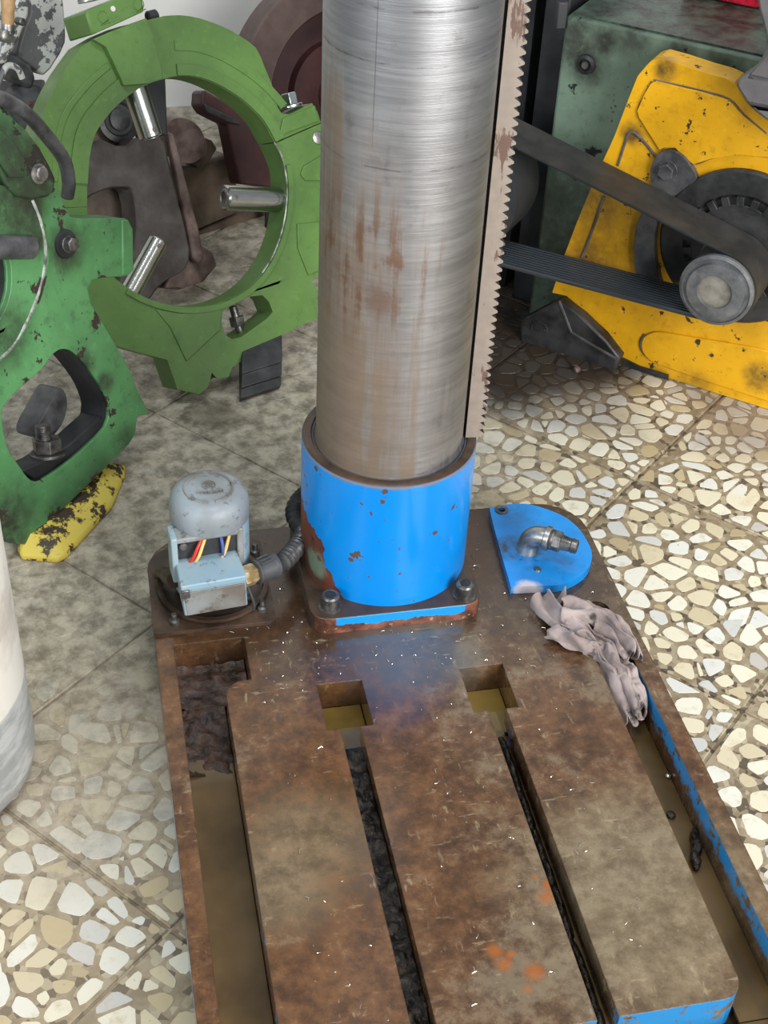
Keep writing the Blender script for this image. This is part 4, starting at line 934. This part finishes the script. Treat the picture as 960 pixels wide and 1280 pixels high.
def build_belt():
    n=PY.n; cu,cv,rb,th=BI['cu'],BI['cv'],BI['rb'],BI['th']
    def tang(px,py,sgn):
        # tangent point from (px,py) to the pulley circle
        dx,dy=px-cu,py-cv; D=math.hypot(dx,dy); a=math.atan2(dy,dx); b=math.acos(rb/D); t=a+sgn*b
        return (cu+rb*math.cos(t),cv+rb*math.sin(t)),t
    (tu,au),(tl,al)=tang(*BI['uu'],-1),tang(*BI['ll'],1)
    print(tu,au,tl,al)
    # second pulley: where the two runs, carried on, hug a circle behind the column
    def along(p,q,s): return (p[0]+(q[0]-p[0])*s,p[1]+(q[1]-p[1])*s)
    du=(BI['uu'][0]-tu[0],BI['uu'][1]-tu[1]); dl=(BI['ll'][0]-tl[0],BI['ll'][1]-tl[1])
    lu=math.hypot(*du); ll=math.hypot(*dl); du=(du[0]/lu,du[1]/lu); dl=(dl[0]/ll,dl[1]/ll)
    L=.10+max(lu,ll)
    eu=(tu[0]+du[0]*(lu+.12),tu[1]+du[1]*(lu+.12)); el=(tl[0]+dl[0]*(ll+.12),tl[1]+dl[1]*(ll+.12))
    path=[]
    a0=au; a1=al
    while a1>a0: a1-=2*math.pi
    for k in range(25):
        t=a0+(a1-a0)*k/24; path.append((cu+rb*math.cos(t),cv+rb*math.sin(t)))
    # far end: half circle through eu and el
    mx,my=(eu[0]+el[0])/2,(eu[1]+el[1])/2; rr=math.hypot(eu[0]-el[0],eu[1]-el[1])/2; b0=math.atan2(el[1]-my,el[0]-mx)
    far=[(mx+rr*math.cos(b0-math.pi*k/20),my+rr*math.sin(b0-math.pi*k/20)) for k in range(21)]
    pts=path+far
    def w(p,h): return PY.o+PY.u*p[0]+PY.v*p[1]+n*h
    h0,h1=BI['H0']+.009,BI['H0']+BI['W']-.007
    N=len(pts); nor=[]
    for k in range(N):
        a,b=pts[k-1],pts[(k+1)%N]; tx,ty=b[0]-a[0],b[1]-a[1]; l=math.hypot(tx,ty); nor.append((-ty/l,tx/l))
    # outward is away from the loop's centre
    gx,gy=sum(p[0] for p in pts)/N,sum(p[1] for p in pts)/N
    sg=1 if sum((p[0]-gx)*q[0]+(p[1]-gy)*q[1] for p,q in zip(pts,nor))>0 else -1
    out=[(p[0]+sg*q[0]*th*.5,p[1]+sg*q[1]*th*.5) for p,q in zip(pts,nor)]
    inn=[(p[0]-sg*q[0]*th*.1,p[1]-sg*q[1]*th*.1) for p,q in zip(pts,nor)]
    root=empty('drive_belt',w((gx,gy),h0),'black ribbed belt running round the grey pulley and away behind the column','belt')
    m=MB(); vs=[w(p,h) for h in (h0,h1) for l in (out,inn) for p in l]
    fs=[]
    for k in range(N):
        j=(k+1)%N; fs+=[(k,j,2*N+j,2*N+k),(N+k,N+j,3*N+j,3*N+k),(k,j,N+j,N+k),(2*N+k,2*N+j,3*N+j,3*N+k)]
    m.add(vs,fs); m.build('belt_back',M['belt'],root,ang=60)
    nr=11; pitch=(h1-h0)/nr
    for r in range(nr):
        a=h0+pitch*(r+.12); b=h0+pitch*(r+.88); c=h0+pitch*(r+.3); d=h0+pitch*(r+.7)
        tip=[(p[0]-sg*q[0]*th*.85,p[1]-sg*q[1]*th*.85) for p,q in zip(pts,nor)]
        vs=[w(p,a) for p in inn]+[w(p,c) for p in tip]+[w(p,d) for p in tip]+[w(p,b) for p in inn]; fs=[]
        for k in range(N):
            j=(k+1)%N
            for s in range(3): fs.append((s*N+k,s*N+j,(s+1)*N+j,(s+1)*N+k))
        MB().add(vs,fs).build('rib',M['ribs'],root,ang=30)
    # second pulley on a slim pedestal behind the column
    c=w((mx,my),0); mo=empty('idler_stand',Vector((c.x,c.y,0)),'dark pedestal with a belt pulley, mostly hidden behind the column','stand')
    MB().lathe([(.02,h0-.004),(rr-th*1.1,h0-.004),(rr-th*1.1,h1+.004),(rr*.5,h1+.004)],c,n,48).build('pulley',M['dullblack'],mo)
    MB().lathe([(.02,-.05),(.02,h0)],c,n,24).build('shaft',M['shaft'],mo)
    q=Vector((c.x,c.y,0))-n*.045
    MB().prism([[q-PY.u*.03,q+PY.u*.03,q+PY.u*.03+Vector((0,0,c.z+.04)),q-PY.u*.03+Vector((0,0,c.z+.04))]],-n*.03).build('pedestal',M['dullblack'],mo,.004)
build_belt()
tag(MB().lathe([(0,-.007),(.006,-.005),(.008,0),(.006,.005),(0,.008)],fl(721,462,.007)+Vector((0,0,.0)),(1,.3,.2),12,False).build('pebble',M['pinkrust']),'small pale pebble on the floor before the yellow casting','pebble')
# grey curved machine arm at the upper right corner, in front of the machine
def build_disc():
    A=lambda pts,off=0:[PY.at(x,y,off) for x,y in pts]
    root=empty('curved_arm',PY.at(960,60,.06),'dark grey curved machine arm at the upper right corner','guard')
    pts=[(941,-60),(946,0),(953,30),(957,54),(950,76),(935,92),(920,103),(926,118),(938,134),(962,153),(1010,170),(1060,120),(1060,-60)]
    MB().prism([spline(A(pts,.062),3,True)],-PY.n*.05).build('curved_plate',M['greymetal'],root,.005)
    MB().cyl(PY.at(1000,60,.08),PY.at(1000,60,-.07),.035,seg=32).build('arm_pivot',M['grease'],root)
build_disc()
# ================================================================== RUSTY CASTINGS behind the ring
def build_back():
    P1=Plane(Vector((-.12,.98,0)),64,24)
    A=lambda pts,off=0:[P1.at(x,y,off) for x,y in pts]
    rt=empty('rusty_casting',(-.2,1.1,0),'rusty grey machine casting seen through the pale green ring','casting')
    up=[(156,186),(170,170),(184,176),(205,168),(212,205),(222,245),(234,290),(239,320),(232,338),(205,352),(190,370),(160,420),(120,420),(150,350),(172,300),(168,240),(155,232),(120,240),(102,255),(98,200),(115,170)]
    MB().prism([chaikin(A(up),1)],-P1.n*.07).build('arm',M['rustcast'],rt,.008)
    MB().prism([A([(204,166),(212,168),(228,230),(244,290),(250,322),(243,330),(236,322),(228,280)],-.01)],P1.n*.02).build('edge_rib',M['pinkrust'],rt,.004)
    MB().prism([A([(100,150),(120,140),(160,170),(170,240),(150,420),(96,420)],-.09)],-P1.n*.08).build('back_web',M['rustbrown'],rt,.01)
    c=P1.at(146,150,-.07); MB().lathe([(.045,0),(.045,.012),(.034,.014),(.03,.010),(.022,.010),(.022,.018),(.016,.02)],c,P1.n,30).build('round_boss',M['black'],rt)
    MB().prism([A([(175,85),(207,85),(210,168),(184,176),(168,130)],-.06)],-P1.n*.05).build('dark_web',M['dullblack'],rt,.004)
    bed=fl(262,300); 
    MB().prism([A([(235,300),(250,305),(268,318),(272,332),(255,352),(225,362),(205,360)],-.02)],-P1.n*.05).build('toe',M['pinkrust'],rt,.008)
    # vise-like pinkish knob and the brown bed behind
    P2=Plane(Vector((0,1.30,0)),64,10); B=lambda pts,off=0:[P2.at(x,y,off) for x,y in pts]
    bd=empty('machine_bed',(0.0,1.4,0),'brown worn machine bed with a rounded pinkish end, behind the rusty casting','machine bed')
    MB().prism([chaikin(B([(210,150),(228,146),(246,154),(256,170),(258,188),(250,200),(236,206),(222,200),(212,190),(208,170)]),2)],-P2.n*.12).build('rounded_end',M['pinkrust'],bd,.008)
    MB().prism([B([(256,172),(266,176),(272,186),(262,202),(250,212),(244,206),(256,192)],-.03)],-P2.n*.05).build('clip',M['rustbrown'],bd,.004)
    MB().prism([B([(215,212),(250,204),(285,192),(292,215),(298,235),(306,262),(240,290),(220,280)],-.05)],-P2.n*.12).build('slide',M['rustbrown'],bd,.008)
    MB().prism([B([(200,300),(240,292),(310,262),(345,250),(345,330),(200,420)],-.07)],-P2.n*.10).build('lower_bed',M['rustbrown'],bd,.006)
    # big faceplate with dark inside
    P3=Plane(Vector((.10,1.50,0)),70,14); D=lambda x,y,o=0:P3.at(x,y,o)
    fp=empty('faceplate',(.15,1.6,0),'large brown-maroon round faceplate leaning behind the steel column','faceplate')
    c=D(432,120); r=(D(313,52)-c).length
    zmin=c.z-r*math.cos(R(14)); 
    MB().lathe([(r,-.07),(r,0),(r-.005,.004),(r*.72,.004),(r*.70,-.004),(r*.69,-.06),(0,-.06)],c,P3.n,96,False).build('rim',M['brownmaroon'],fp)
    MB().lathe([(r*.69,-.058),(r*.45,-.056),(r*.44,-.03),(.06,-.028),(.05,.0),(0,.0)],c,P3.n,72,False).build('recess',M['maroon'],fp,label='dark maroon hollow of the faceplate')
    # maroon guard arc seen through the ring
    P4=Plane(Vector((.0,1.20,0)),66,20); Q=lambda pts,off=0:[P4.at(x,y,off) for x,y in pts]
    gd=empty('guard',(.05,1.25,0),'dark maroon curved guard seen through the right of the ring','guard')
    MB().prism([Q([(252,117),(256,112),(290,132),(330,160),(348,190),(350,236),(300,230),(294,205),(288,175),(284,155),(258,142),(251,132)])],-P4.n*.05).build('curved_plate',M['maroon'],gd,.006)
    MB().prism([Q([(252,128),(258,141),(284,153),(300,156),(296,150),(262,134)],.001)],P4.n*.006).build('guard_edge',M['black'],gd,.002)
    MB().cyl(P4.at(338,200,-.03),Vector((P4.at(338,200,-.03).x,P4.at(338,200,-.03).y+.02,0)),.012,seg=16).build('guard_leg',M['black'],gd)
build_back()
# ================================================================== GREY CASTING, HANDLE at the upper left
def build_topleft():
    P=Plane(Vector((-.55,.95,0)),60,10); A=lambda pts,off=0:[P.at(x,y,off) for x,y in pts]
    rt=empty('grey_machine_head',(-.6,1.0,0),'chipped grey machine casting at the upper left corner behind the green frames','casting')
    MB().prism([chaikin(A([(30,-40),(72,-40),(80,0),(83,40),(82,58),(58,96),(48,92),(30,78),(20,72),(28,40),(40,10)]),1)],-P.n*.10).build('casting',M['chipgrey'],rt,.010)
    MB().prism([A([(-60,70),(0,64),(22,70),(40,82),(46,98),(40,112),(20,104),(8,92),(-60,100)],.01)],-P.n*.06).build('arm',M['grease'],rt,.008)
    MB().prism([A([(18,8),(30,-20),(40,-20),(36,20),(24,50),(8,80),(-4,80),(4,60)],.03)],-P.n*.05).build('lever',M['chipgrey'],rt,.006)
    MB().tube(spline(A([(-4,112),(2,94),(10,82),(22,86),(28,98)],.03),6),.006,10).build('bracket',M['chipgrey'],rt)
    MB().lathe([(.045,0),(.045,.03),(.035,.034)],P.at(28,132,-.03),P.n,32).build('boss',M['grease'],rt)
    MB().lathe([(.02,.034),(.016,.038)],P.at(30,136,-.03),P.n,24).build('boss_plug',M['pinkrust'],rt)
    c=P.at(30,60,-.05); MB().box((c.x-.02,c.y+.06,c.z/2-.05),(.10,.08,c.z-.1)).build('pedestal',M['dullblack'],rt,.006)
    a=P.at(10,-30,.07); b=P.at(10,33,.07)
    h=empty('hammer',b,'wooden handle with small metal ferrule at the upper left corner','handle')
    MB().tube([a,a*.5+b*.5,b],[.011,.0125,.0105],18).build('handle',M['wood'],h)
    d=(b-a).normalized(); MB().lathe([(.0125,-.004),(.0125,.012),(.008,.016)],b,d,20).build('ferrule',M['galv'],h)
    MB().lathe([(.012,0),(.012,.02),(.009,.022)],P.at(3,44,.06),P.n,20).build('knob',M['galv'],h)
    MB().lathe([(.007,0),(.007,.02),(.005,.022)],P.at(22,26,.06),P.n,16).build('small_knob',M['bolt'],h)
build_topleft()
# ================================================================== RAG
def build_rag():
    root=empty('rag',fl(745,800,.10),'crumpled dirty pinkish grey rag lying in the corner of the right channel','rag')
    def strip(name,pts,wid,thick,seed,amp,nf,curl=0):
        sp=spline([fl(x,y,z) for x,y,z in pts],10); ns=len(sp); nt=30; vs=[]
        for k,p in enumerate(sp):
            t=(sp[min(k+1,ns-1)]-sp[max(0,k-1)]); t.z=0; t.normalize(); s=Vector((-t.y,t.x,0)); q=k/(ns-1)
            w=wid(q)
            for i in range(nt+1):
                v=2*i/nt-1
                h=amp*math.sin(v*nf+q*5+seed)*(.5+.5*math.sin(q*7+seed*2))+amp*.9*mnoise.noise(Vector((v*2.2+seed,q*6,seed)))+amp*.35*mnoise.noise(Vector((v*6,q*18+seed,1)))
                arch=thick*(1-v*v)
                sh=amp*.9*mnoise.noise(Vector((v*3+9,q*5,seed)))
                vs.append(p+s*(w*v*.5+sh)+t*(amp*.8*mnoise.noise(Vector((v*3,q*3+4,seed))))+Vector((0,0,h+arch)))
        fs=[(k*(nt+1)+i,k*(nt+1)+i+1,(k+1)*(nt+1)+i+1,(k+1)*(nt+1)+i) for k in range(ns-1) for i in range(nt)]
        o=MB().add(vs,fs).build(name,M['rag'],root,ang=180)
        m=o.modifiers.new('thickness','SOLIDIFY'); m.thickness=.0022; m.offset=0
        m=o.modifiers.new('smooth','SUBSURF'); m.levels=1; m.render_levels=1
        return o
    strip('cloth',[(684,748,.112),(700,770,.113),(725,790,.112),(748,812,.100),(765,842,.090),(778,872,.084),(790,905,.078)],lambda q:.058-.022*q,.014,1.3,.012,8)
    strip('fold',[(700,768,.118),(730,768,.122),(754,776,.116),(775,800,.108),(790,828,.100)],lambda q:.058-.03*q,.014,4.1,.011,8)
    strip('fold',[(690,790,.106),(714,800,.110),(738,806,.110),(758,818,.098)],lambda q:.034-.012*q,.012,2.2,.009,6)
    strip('fold',[(752,818,.100),(768,832,.100),(784,846,.098),(794,870,.090),(797,895,.082)],lambda q:.042-.018*q,.013,6.4,.010,7)
    # rolled hem ends
    for (x,y,z,r) in ((776,870,.088,.0055),(794,905,.082,.0065)):
        c=fl(x,y,z); path=[]
        for k in range(26):
            a=k*.36; rr=r*(.35+.65*k/25); path.append(c+Vector((rr*math.cos(a),rr*.5*math.sin(a),rr*math.sin(a)*.9)))
        vs=[];ax=Vector((-.3,.95,.1))*.02
        for p in path: vs+=[p,p+ax*.5,p+ax]
        fs=[(3*k+i,3*k+i+1,3*k+4+i,3*k+3+i) for k in range(25) for i in range(2)]
        o=MB().add(vs,fs).build('rolled_hem',M['rag'],root,ang=180); m=o.modifiers.new('t','SOLIDIFY'); m.thickness=.002
build_rag()
